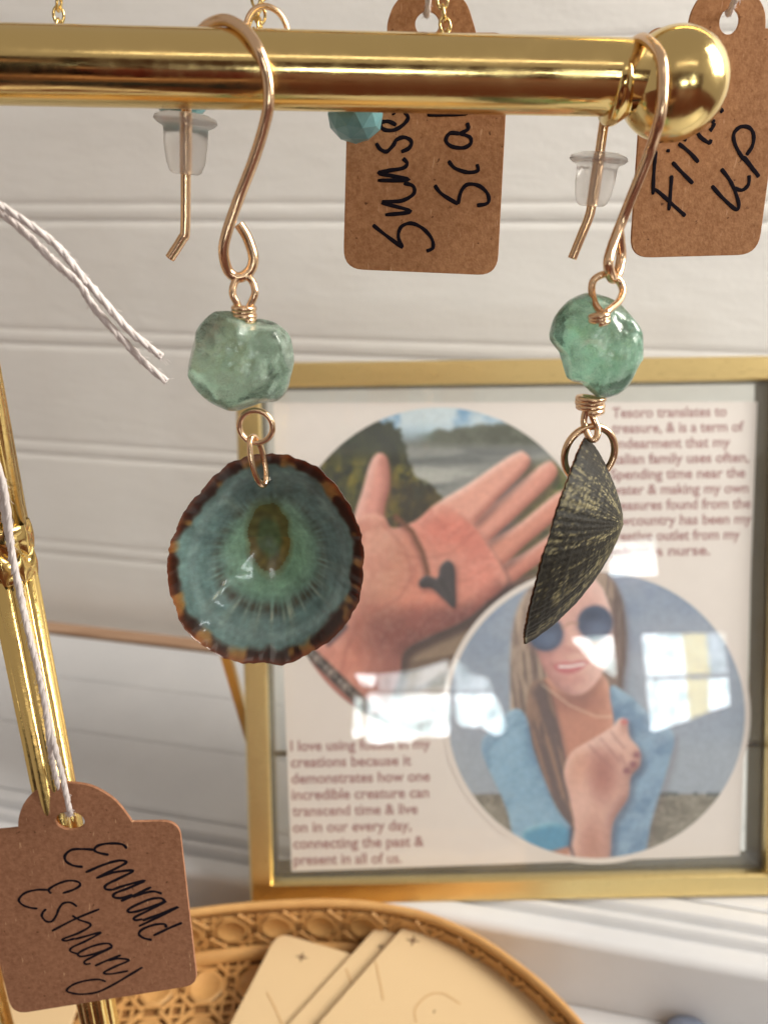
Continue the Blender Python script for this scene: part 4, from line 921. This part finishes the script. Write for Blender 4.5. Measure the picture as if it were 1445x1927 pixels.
# ------------------------------------------------------------------ woven-look tray
ZR = -0.250; ZF = -0.2745
def tray_outline(inset=0.0, n=140):
    "back edge and right end traced on the rim plane, mirrored to close the oval"
    A = [(-.120, .2135), (-.0764, .2210), (-.0584, .2237), (-.0380, .2255), (-.0213, .2259), (-.0047, .2247), (.0158, .2200), (.0351, .2099), (.0522, .1948), (.0639, .1802), (.0712, .1660), (.0735, .1560), (.0700, .1480), (.0620, .1410), (.0480, .1370), (.0300, .1350)]
    A += [(-.02, .1340), (-.08, .1340), (-.13, .1350), (-.160, .1400), (-.178, .1520), (-.182, .1700), (-.172, .1890), (-.152, .2030)]
    P = catmull([(x, y, 0) for x, y in A], 14, closed=True)
    if inset:
        Q = []; m = len(P)
        for i in range(m):
            t = (P[(i + 1) % m] - P[i - 1]).normalized(); nrm = Vector((t.y, -t.x, 0)); Q.append(P[i] + nrm * inset)
        P = Q
    return P
TR = tray_outline()
area2 = sum(a.x * b.y - b.x * a.y for a, b in zip(TR, TR[1:] + TR[:1])); SG = 1 if area2 < 0 else -1
def tray_ring(ins): return tray_outline(ins * SG)
tray = thing('tray', 'tan oval tray with moulded cane webbing pattern holding cream cards', 'tray', (-.05, .165, ZT))
def loft(name, levels, m, parent, smooth=True, closed_prof=False):
    n = len(levels[0]); V, F = [], []
    for lv_ in levels: V += lv_
    Lr = range(len(levels) if closed_prof else len(levels) - 1)
    for i in Lr:
        j = (i + 1) % len(levels)
        for k in range(n): k2 = (k + 1) % n; F.append((i * n + k, i * n + k2, j * n + k2, j * n + k))
    me = mesh(name, V, F); bm = bmesh.new(); bm.from_mesh(me); bmesh.ops.recalc_face_normals(bm, faces=bm.faces); bm.to_mesh(me); bm.free()
    return _rel(name, me, m, parent, smooth)
def lvl(ins, z): return [Vector((p.x, p.y, z)) for p in tray_ring(ins)]
loft('rim', [lvl(0, ZR - .003), lvl(0, ZR - .001), lvl(.0008, ZR), lvl(.0022, ZR), lvl(.0030, ZR - .0010), lvl(.0030, ZR - .003)], M['cane'], tray, True, True)
loft('floor_band', [lvl(.0040, ZF + .0045), lvl(.0060, ZF + .0038), lvl(.0066, ZF + .0008), lvl(.0066, ZF - .001), lvl(.0030, ZF - .001), lvl(.0030, ZF + .0045)], M['cane'], tray, True, True)
loft('outer_skirt', [lvl(.0006, ZR - .003), lvl(.0012, ZT + .0008), lvl(.0022, ZT + .0008), lvl(.0016, ZR - .003)], M['cane'], tray, True, True)
# cane lattice: strips, octagon insets left open small holes between
CELL = 0.0172
ringW = tray_ring(.0030); per = [0]
for a, b in zip(ringW, ringW[1:] + ringW[:1]): per.append(per[-1] + (b - a).length)
PT = per[-1]; NC = round(PT / CELL); CW = PT / NC
def wall_pt(d, z, off=0.0):
    d = d % PT; j = min(int(np.searchsorted(per, d, 'right')) - 1, len(ringW) - 1); a = ringW[j]; b = ringW[(j + 1) % len(ringW)]; f = (d - per[j]) / max(per[j + 1] - per[j], 1e-9)
    p = a.lerp(b, f); t = (b - a).normalized(); nr = Vector((t.y, -t.x, 0)) * SG   # inward
    return Vector((p.x, p.y, z)) + nr * off
def strip(fn, a, b, wd, off, n=4, th=.0007):
    "flat bar between two 2D points of a surface fn(u, v, offset)"
    a = Vector(a); b = Vector(b); d = (b - a); pr = Vector((-d.y, d.x)).normalized() * wd; V, F = [], []
    for i in range(n + 1):
        c = a + d * (i / n)
        for s_, o_ in ((-1, off - th), (-.8, off), (.8, off), (1, off - th)): q = c + pr * s_; V.append(fn(q.x, q.y, o_))
    for i in range(n):
        for k in range(3): F.append((i * 4 + k, i * 4 + k + 1, (i + 1) * 4 + k + 1, (i + 1) * 4 + k))
    return V, F
def cane(fn, u0, u1, v0, v1, cu, cv, parent, name, visible, keep=None):
    datas = []; ins_ = []
    nu = round((u1 - u0) / cu); nv = max(1, round((v1 - v0) / cv)); g = .115
    for i in range(nu):
        for j in range(nv):
            x = u0 + i * cu; y = v0 + j * cv
            if not visible(x + cu / 2, y + cv / 2): continue
            for k in (g, 1 - g):
                datas.append(strip(fn, (x + k * cu, y), (x + k * cu, y + cv), .00062, .0010)); datas.append(strip(fn, (x, y + k * cv), (x + cu, y + k * cv), .00062, .0008))
            for (ax, ay, bx, by) in ((0, .34, .34, 0), (.66, 0, 1, .34), (1, .66, .66, 1), (.34, 1, 0, .66)):
                datas.append(strip(fn, (x + ax * cu, y + ay * cv), (x + bx * cu, y + by * cv), .00085, .0013))
            datas.append(strip(fn, (x + 0 * cu, y + .5 * cv), (x + .2 * cu, y + .5 * cv), .0004, .0006)); ins_.append((x + cu / 2, y + cv / 2))
    return datas, ins_
zw0, zw1 = ZF + .005, ZR - .0032
CH = zw1 - zw0
front_x = lambda p: p.y > .150 or p.x > .06
fnw = lambda u, v, o: wall_pt(u, v, o - .0004)
dW, iW = cane(fnw, 0, PT, zw0, zw1, CW, CH, tray, 'w', lambda u, v: True)
_rel('cane_lattice', mesh('cane_lattice', *merge(*dW)), M['cane'], tray, False)
loft('wall_backing', [lvl(.0016, zw0 - .001), lvl(.0016, zw1 + .002), lvl(.0013, zw1 + .002), lvl(.0013, zw0 - .001)], mat('tray_hollow', lin((150, 104, 56)), .6), tray, True, True)
def oct_mesh(rx, ry):
    V, F = [], []; ring = [(1, 0), (.86, .0008), (.74, .0002), (0.001, .0001)]; n = 24
    for s, h in ring:
        for k in range(n):
            a = 2 * math.pi * k / n; sq = 1 / max(abs(math.cos(a)), abs(math.sin(a)), (abs(math.cos(a)) + abs(math.sin(a))) / 1.36)
            V.append((rx * s * sq * math.cos(a), ry * s * sq * math.sin(a), h))
    for i in range(len(ring) - 1):
        for k in range(n): k2 = (k + 1) % n; F.append((i * n + k, i * n + k2, (i + 1) * n + k2, (i + 1) * n + k))
    return mesh('cane_inset', V, F)
OMW = oct_mesh(CW * .37, CH * .37)
for (u, v) in iW:
    p = wall_pt(u, v, .0002); t = (wall_pt(u + .0004, v) - wall_pt(u - .0004, v)).normalized(); nr = (wall_pt(u, v, .001) - wall_pt(u, v, 0)).normalized(); up = Vector((0, 0, 1)); tt = up.cross(nr)
    mtx = Matrix((tt, up, nr)).transposed().to_4x4(); mtx.translation = p; link('cane_inset', OMW, M['cane'], tray, mtx)
fl_in = [(p.x, p.y) for p in tray_ring(.0062)]
def inside_poly(x, y, poly):
    r = False
    for (x0, y0), (x1, y1) in zip(poly, poly[1:] + poly[:1]):
        if (y0 > y) != (y1 > y) and x < (x1 - x0) * (y - y0) / (y1 - y0) + x0: r = not r
    return r
fa = R(3.5); fnf = lambda u, v, o: Vector((-.05 + u * math.cos(fa) - v * math.sin(fa), .218 + u * math.sin(fa) + v * math.cos(fa), ZF + o - .0012))
FC = .0185
vis = lambda u, v: inside_poly(*fnf(u, v, 0).xy, fl_in) or any(inside_poly(*fnf(u + a * FC / 2, v + b * FC / 2, 0).xy, fl_in) for a in (-1, 1) for b in (-1, 1))
dF, iF = cane(fnf, -.1387, .1387, -.1110, 0, FC, FC, tray, 'f', vis)
cl_in = [(p.x, p.y) for p in tray_ring(.0048)]
dF2 = []
for V_, F_ in dF:
    ok = [inside_poly(p.x, p.y, cl_in) for p in V_]; dF2.append((V_, [f for f in F_ if all(ok[i] for i in f)]))
iF = [q for q in iF if all(inside_poly(*fnf(q[0] + FC * .36 * math.cos(R(a)), q[1] + FC * .36 * math.sin(R(a)), 0).xy, cl_in) for a in range(0, 360, 45))]
_rel('floor_lattice', mesh('floor_lattice', *merge(*dF2)), M['cane'], tray, False)
OMF = oct_mesh(FC * .37, FC * .37)
for (u, v) in iF: link('cane_inset', OMF, M['cane'], tray, Matrix.Translation(fnf(u, v, .0004)) @ Matrix.Rotation(fa, 4, 'Z'))
_me = sheet([Vector(q) for q in fl_in], [], .0006); link('floor_backing', _me, bpy.data.materials['tray_hollow'], tray, Matrix.Translation((0, 0, ZF - .0020)), False)

# cream cards in the tray
def cream_card(label, z, corner, edge_pt, other_side, L1, L2, marks, tilt=0):
    c = onZ(*corner, z); e = onZ(*edge_pt, z); d = (e - c).normalized(); p = Vector((-d.y, d.x, 0)) * other_side
    pl = Plane(c, d, p); 
    if pl.n.z < 0: pl = Plane(c, p, d); L1, L2 = L2, L1
    t = thing('display_card', label, 'card', c, 'cream cards in the tray')
    link('board', sheet(round_poly([(0, 0), (L1, 0), (L1, L2), (0, L2)], .0058, 10), [], .0007, .00012), M['card'], t, pl.matrix(), False)
    for kind, pts, wd in marks:
        if kind == 'star':
            x, y = pts; q = [pl.px(x + r_ * math.cos(R(a + 12)), y + r_ * .8 * math.sin(R(a + 12))) for a, r_ in zip(range(0, 360, 45), [wd, wd * .26] * 4)]
            link('star', sheet([Vector(k) for k in q], [], .0001), M['card_mark'], t, pl.matrix() @ Matrix.Translation((0, 0, .00056)), False)
        else: strokes('printed_line', pl, (0, 0, 1), [pts], wd, t, M['card_line'] if kind == 'line' else M['card_mark'], .00055, wob=0)
    return t
cream_card('cream card with printed star and slit, leftmost of the fanned stack', -.2640, (523, 1756), (700, 1808), 1 if False else -1, .075, .062, [('star', (568, 1803), 13), ('line', [(502, 1869), (516, 1895), (531, 1930)], .00028)])
cream_card('cream card tucked between the two other fanned cards', -.2620, (716, 1738), (640, 1822), 1, .060, .062, [('star', (716, 1783), 8), ('line', [(651, 1824), (656, 1838), (661, 1853)], .00028)])
cream_card('frontmost cream card with star and curved line on the fanned stack', -.2590, (782, 1720), (600, 1927), 1, .060, .066, [('star', (777, 1772), 14), ('line', [(706, 1810), (714, 1846), (721, 1884)], .00028), ('line', [(783, 1926), (781, 1900), (805, 1875), (834, 1872), (866, 1892)], .00026), ('dot', [(816, 1905), (818, 1906)], .0006)])
cream_card('cream card lying at the tray corner under the Emerald tag', -.2640, (-120, 1852), (260, 1842), -1, .055, .050, [])

# small stone on the table
ps = thing('stone_charm', 'small blue grey stone charm with a metal ring at the bottom right', 'charm', onZ(1290, 1940, ZT))
bm = bmesh.new(); bmesh.ops.create_icosphere(bm, subdivisions=3, radius=1); c = onZ(1292, 1946, ZT + .004)
for v in bm.verts: v.co = Vector((v.co.x * .0085, v.co.y * .0065, v.co.z * .0042)) * (1 + .08 * noise.noise(v.co * 2)) + c
me = bpy.data.meshes.new('stone'); bm.to_mesh(me); bm.free(); _rel('stone', me, M['slate'], ps, False)
_rel('ring', mesh('ring', *ring_data(onZ(1262, 1899, ZT + .002), .0033, .0030, .0008, ax=(1, 0, 0), az=(0, .9, .4))), M['darkmetal'], ps, True)

# ------------------------------------------------------------------ the room behind the camera, seen only in the brass and the glass
M['room'] = mat('brown_room_wall', (0.10, 0.052, 0.034), 0.8); add_noise(M['room'], 2, ((.10, .045, .028), (.18, .085, .05)), 5)
M['floor'] = mat('dark_red_floor', (0.12, 0.040, 0.026), 0.6); add_noise(M['floor'], 3, ((.20, .05, .032), (.30, .085, .05)), 5)
rw = _rel('room_wall', mesh('room_wall', *box_data(-5, 5, -5.3, -5.2, -1.4, 1.6)), M['room'], None, False); tag(rw, kind='structure')
fl = _rel('floor', mesh('floor', *box_data(-5, 5, -5.2, 1.0, -1.45, -1.4)), M['floor'], None, False); tag(fl, kind='structure')
def view_mat(name, strength, stripe=None, top=1.0):
    m = bpy.data.materials.new(name); m.use_nodes = True; N = m.node_tree.nodes; L = m.node_tree.links; N.remove(N['Principled BSDF'])
    em = N.new('ShaderNodeEmission'); em.inputs[1].default_value = strength; L.new(em.outputs[0], N['Material Output'].inputs[0])
    tc = N.new('ShaderNodeTexCoord'); nz = N.new('ShaderNodeTexNoise'); nz.inputs['Scale'].default_value = 7; nz.inputs['Detail'].default_value = 7; L.new(tc.outputs['Object'], nz.inputs['Vector'])
    cr = N.new('ShaderNodeValToRGB'); e = cr.color_ramp.elements; e[0].position = .30; e[0].color = (.22, .30, .28, 1); e[1].position = .60; e[1].color = (.92, .97, 1, 1); L.new(nz.outputs['Fac'], cr.inputs[0]); L.new(cr.outputs[0], em.inputs[0])
    return m
M['view'] = view_mat('daylight_outside', 22); M['view2'] = view_mat('shaded_outside', 9); M['view3'] = view_mat('yellow_post_outside', 11)
M['view3'].node_tree.nodes['Color Ramp'].color_ramp.elements[0].color = (.85, .66, .25, 1); M['view3'].node_tree.nodes['Color Ramp'].color_ramp.elements[1].color = (.95, .80, .36, 1)
def window(label, polys):
    xs = [p[0] for m, P in polys for p in P]; zs = [p[1] for m, P in polys for p in P]
    t = thing('window', label, 'window', (sum(xs) / len(xs), -5.15, min(zs)), 'daylit windows behind the viewer')
    for m, P in polys:
        me = sheet([Vector((p[0], p[1])) for p in P], [], .02)
        link('pane', me, M[m], t, Matrix.Translation((0, -5.12, 0)) @ Matrix.Rotation(R(90), 4, 'X'), False)
    return t
window('wide bright window mirrored in the frame glass above the left paragraph', [
    ('view2', [(.045, -.09), (.319, -.058), (.57, .018), (.57, -.205), (.06, -.209)]), ('view2', [(.61, .02), (.674, -.022), (.722, -.083), (.848, -.117), (.883, -.203), (.61, -.208)]), ('view', [(-.111, -.086), (.04, -.09), (.02, -.18), (-.06, -.16)]),
    ('view', [(-.02, -.22), (.57, -.226), (.57, -.40), (.35, -.42), (.35, -.512), (.274, -.552), (.029, -.564), (-.03, -.549)]), ('view', [(.36, -.43), (.56, -.41), (.56, -.50), (.52, -.524), (.36, -.51)]),
    ('view', [(.61, -.226), (.89, -.226), (.939, -.333), (.964, -.469), (.902, -.52), (.86, -.49), (.80, -.46), (.786, -.42), (.77, -.46), (.65, -.45), (.61, -.40)]), ('view', [(-.11, -.25), (-.06, -.26), (-.05, -.50), (-.125, -.53)])])
window('double hung window with a yellow post mirrored in the frame glass beside the woman', [
    ('view', [(2.004, .189), (2.29, .195), (2.29, -.10), (2.01, -.11)]), ('view3', [(2.30, .195), (2.47, .199), (2.47, -.095), (2.30, -.10)]), ('view2', [(2.48, .199), (2.61, .202), (2.60, -.09), (2.48, -.095)]),
    ('view', [(2.01, -.135), (2.29, -.13), (2.29, -.415), (2.018, -.494)]), ('view3', [(2.30, -.13), (2.46, -.128), (2.435, -.36), (2.30, -.412)]), ('view', [(2.47, -.128), (2.60, -.125), (2.592, -.314), (2.45, -.355)])])
window('narrow bright window mirrored in the frame glass over the face in the photo', [('view', [(1.486, .168), (1.776, .183), (1.782, -.114), (1.72, -.07), (1.627, -.008)])])
window('small high window mirrored in the frame glass over the right paragraph', [('view2', [(1.814, .875), (2.157, .923), (2.150, .83), (1.81, .80)]), ('view', [(1.81, .785), (2.148, .815), (2.141, .64), (1.797, .633)])])

# ------------------------------------------------------------------ the person taking the picture and the phone, mirrored in the brass
def skin(name, joints, bones, root, mat_, parent, sub=2):
    me = bpy.data.meshes.new(name); keys = list(joints); me.from_pydata([joints[k][0] for k in keys], [(keys.index(a), keys.index(b)) for a, b in bones], []); ob = bpy.data.objects.new(name, me); COL.objects.link(ob)
    ob.modifiers.new('skin', 'SKIN'); ob.modifiers.new('sub', 'SUBSURF').levels = sub
    if not me.skin_vertices: me.attributes  # layer is made with the modifier
    if not me.skin_vertices:
        bpy.context.view_layer.objects.active = ob; bpy.ops.mesh.customdata_skin_add()
    for i, k in enumerate(keys):
        r = joints[k][1]; me.skin_vertices[0].data[i].radius = r if hasattr(r, '__len__') else (r, r); me.skin_vertices[0].data[i].use_root = (k == root)
    dg = bpy.context.evaluated_depsgraph_get(); out = bpy.data.meshes.new_from_object(ob.evaluated_get(dg)); bpy.data.objects.remove(ob); out.name = name
    return _rel(name, out, mat_, parent, True)
M['skin'] = mat('skin', (0.50, 0.29, 0.20), 0.5); M['maroon'] = mat('dark_red_cloth', (0.16, 0.022, 0.018), 0.85); add_noise(M['maroon'], 30, ((.12, .015, .013), (.20, .03, .025)), 4)
M['denim'] = mat('dark_denim', (0.035, 0.045, 0.07), 0.9); M['hair'] = mat('dark_hair', (0.035, 0.02, 0.014), 0.45); M['black'] = mat('black_glass', (0.008, 0.008, 0.009), 0.2)
px_, py_ = -0.26, -0.50
pe = thing('person', 'person in a dark red top holding up a phone, mirrored in the brass bar', 'person', (px_, py_, -1.4))
J = {'pelvis': ((px_, py_, -.55), (.15, .11)), 'waist': ((px_, py_, -.42), (.125, .09)), 'chest': ((px_, py_ + .01, -.25), (.145, .10)), 'neckb': ((px_, py_ + .01, -.12), (.07, .065)), 'neck': ((px_, py_ + .02, -.06), (.048, .05)), 'head': ((px_, py_ + .045, .03), (.066, .085)), 'crown': ((px_, py_ + .03, .12), (.062, .075)),
     'shL': ((px_ - .17, py_, -.155), .055), 'elL': ((px_ - .21, py_ + .04, -.42), .040), 'wrL': ((px_ - .18, py_ + .16, -.60), .027), 'haL': ((px_ - .17, py_ + .20, -.66), (.038, .018)),
     'shR': ((px_ + .17, py_, -.155), .055), 'elR': ((px_ + .20, py_ + .10, -.38), .040), 'wrR': ((px_ + .13, py_ + .315, -.23), .026), 'haR': ((px_ + .12, py_ + .368, -.155), (.036, .016)),
     'hiL': ((px_ - .09, py_, -.66), .085), 'knL': ((px_ - .10, py_ + .02, -1.0), .058), 'anL': ((px_ - .10, py_ - .02, -1.33), .040), 'toL': ((px_ - .12, py_ + .12, -1.375), .030),
     'hiR': ((px_ + .09, py_, -.66), .085), 'knR': ((px_ + .10, py_ + .02, -1.0), .058), 'anR': ((px_ + .10, py_ - .02, -1.33), .040), 'toR': ((px_ + .12, py_ + .12, -1.375), .030)}
Bn = [('pelvis', 'waist'), ('waist', 'chest'), ('chest', 'neckb'), ('neckb', 'neck'), ('neck', 'head'), ('head', 'crown'), ('neckb', 'shL'), ('shL', 'elL'), ('elL', 'wrL'), ('wrL', 'haL'), ('neckb', 'shR'), ('shR', 'elR'), ('elR', 'wrR'), ('wrR', 'haR'), ('pelvis', 'hiL'), ('hiL', 'knL'), ('knL', 'anL'), ('anL', 'toL'), ('pelvis', 'hiR'), ('hiR', 'knR'), ('knR', 'anR'), ('anR', 'toR')]
hx, hy, hz_ = J['haR'][0]
for i, (dx, L1) in enumerate(((-.030, .062), (-.010, .072), (.010, .070), (.030, .058))):        # fingers closing behind the phone
    J['f%da' % i] = ((hx + dx, hy + .008, hz_ + .035), .0095); J['f%db' % i] = ((hx + dx * 1.05, hy + .020, hz_ + .035 + L1 * .5), .0085); J['f%dc' % i] = ((hx + dx * 1.05, hy + .026, hz_ + .035 + L1), .0075); Bn += [('haR', 'f%da' % i), ('f%da' % i, 'f%db' % i), ('f%db' % i, 'f%dc' % i)]
J['t1'] = ((hx - .040, hy - .012, hz_ + .020), .011); J['t2'] = ((hx - .044, hy - .022, hz_ + .055), .009); Bn += [('haR', 't1'), ('t1', 't2')]
skin('body', J, Bn, 'pelvis', M['skin'], pe)
grow = lambda k, g: (J[k][0], tuple(r * g for r in J[k][1]) if hasattr(J[k][1], '__len__') else J[k][1] * g)
K = {k: grow(k, 1.14) for k in ('pelvis', 'waist', 'chest', 'shL', 'shR')}; K['neckb'] = (J['neckb'][0], (.082, .072))
for sd_ in 'LR': K['el' + sd_] = (tuple(Vector(J['sh' + sd_][0]).lerp(Vector(J['el' + sd_][0]), .85)), .054)
skin('shirt', K, [('pelvis', 'waist'), ('waist', 'chest'), ('chest', 'neckb'), ('neckb', 'shL'), ('shL', 'elL'), ('neckb', 'shR'), ('shR', 'elR')], 'chest', M['maroon'], pe)
K = {k: grow(k, 1.12) for k in ('pelvis', 'hiL', 'knL', 'hiR', 'knR')}; K['anL'] = (J['anL'][0], .052); K['anR'] = (J['anR'][0], .052); K['pelvis'] = ((px_, py_, -.60), (.165, .122))
skin('trousers', K, [('pelvis', 'hiL'), ('hiL', 'knL'), ('knL', 'anL'), ('pelvis', 'hiR'), ('hiR', 'knR'), ('knR', 'anR')], 'pelvis', M['denim'], pe)
bm = bmesh.new(); bmesh.ops.create_icosphere(bm, subdivisions=4, radius=1)
for v in list(bm.verts):
    d = v.co.normalized()
    if d.y > .25 and d.z < .35: bm.verts.remove(v); continue
    k = 1 + .04 * noise.fractal(d * 4, 1, 2, 4); v.co = Vector((px_ + d.x * .088 * k, py_ + .025 + d.y * .102 * k, .075 + d.z * (.105 if d.z > 0 else .20) * k))
me = bpy.data.meshes.new('hair'); bm.to_mesh(me); bm.free(); _rel('hair', me, M['hair'], pe, True)
ph = thing('phone', 'black phone held up by the person, mirrored in the brass ball', 'phone', (hx, hy + .034, -.08))
PM = Matrix.Translation((hx + .018, hy + .044, -.050)) @ Matrix.Rotation(-PITCH, 4, 'X')
bevel_box('phone_body', (-.036, .036, -.004, .004, -.074, .074), M['black'], ph, PM, .0035, 3)
for dz in (.052, .034): _rel('lens', mesh('lens', *lathe_data([(.0075, 0), (.0075, .0018), (.006, .0020), (.0055, .0012)], PM @ Vector((-.020, .004, dz)), PM.to_3x3() @ Vector((0, 1, 0)), 24)), M['darkmetal'], ph, True)

# upper rail of the stand, above the picture, that the chains and tags hang from
zr_ = onY(700, -158, YN).z; XR = onY(1420, -158, YN).x
_rel('upper_rail', mesh('upper_rail', *tube_data([Vector((XP - .030, YN, zr_)), Vector((XR + .006, YN, zr_))], .0022, 24)), M['brass'], stand, True)
_rel('rear_post', mesh('rear_post', *tube_data([Vector((XP - .030, YN, ZT)), Vector((XP - .030, YN, zr_ + .004))], .0025, 24)), M['brass_post'], stand, True)
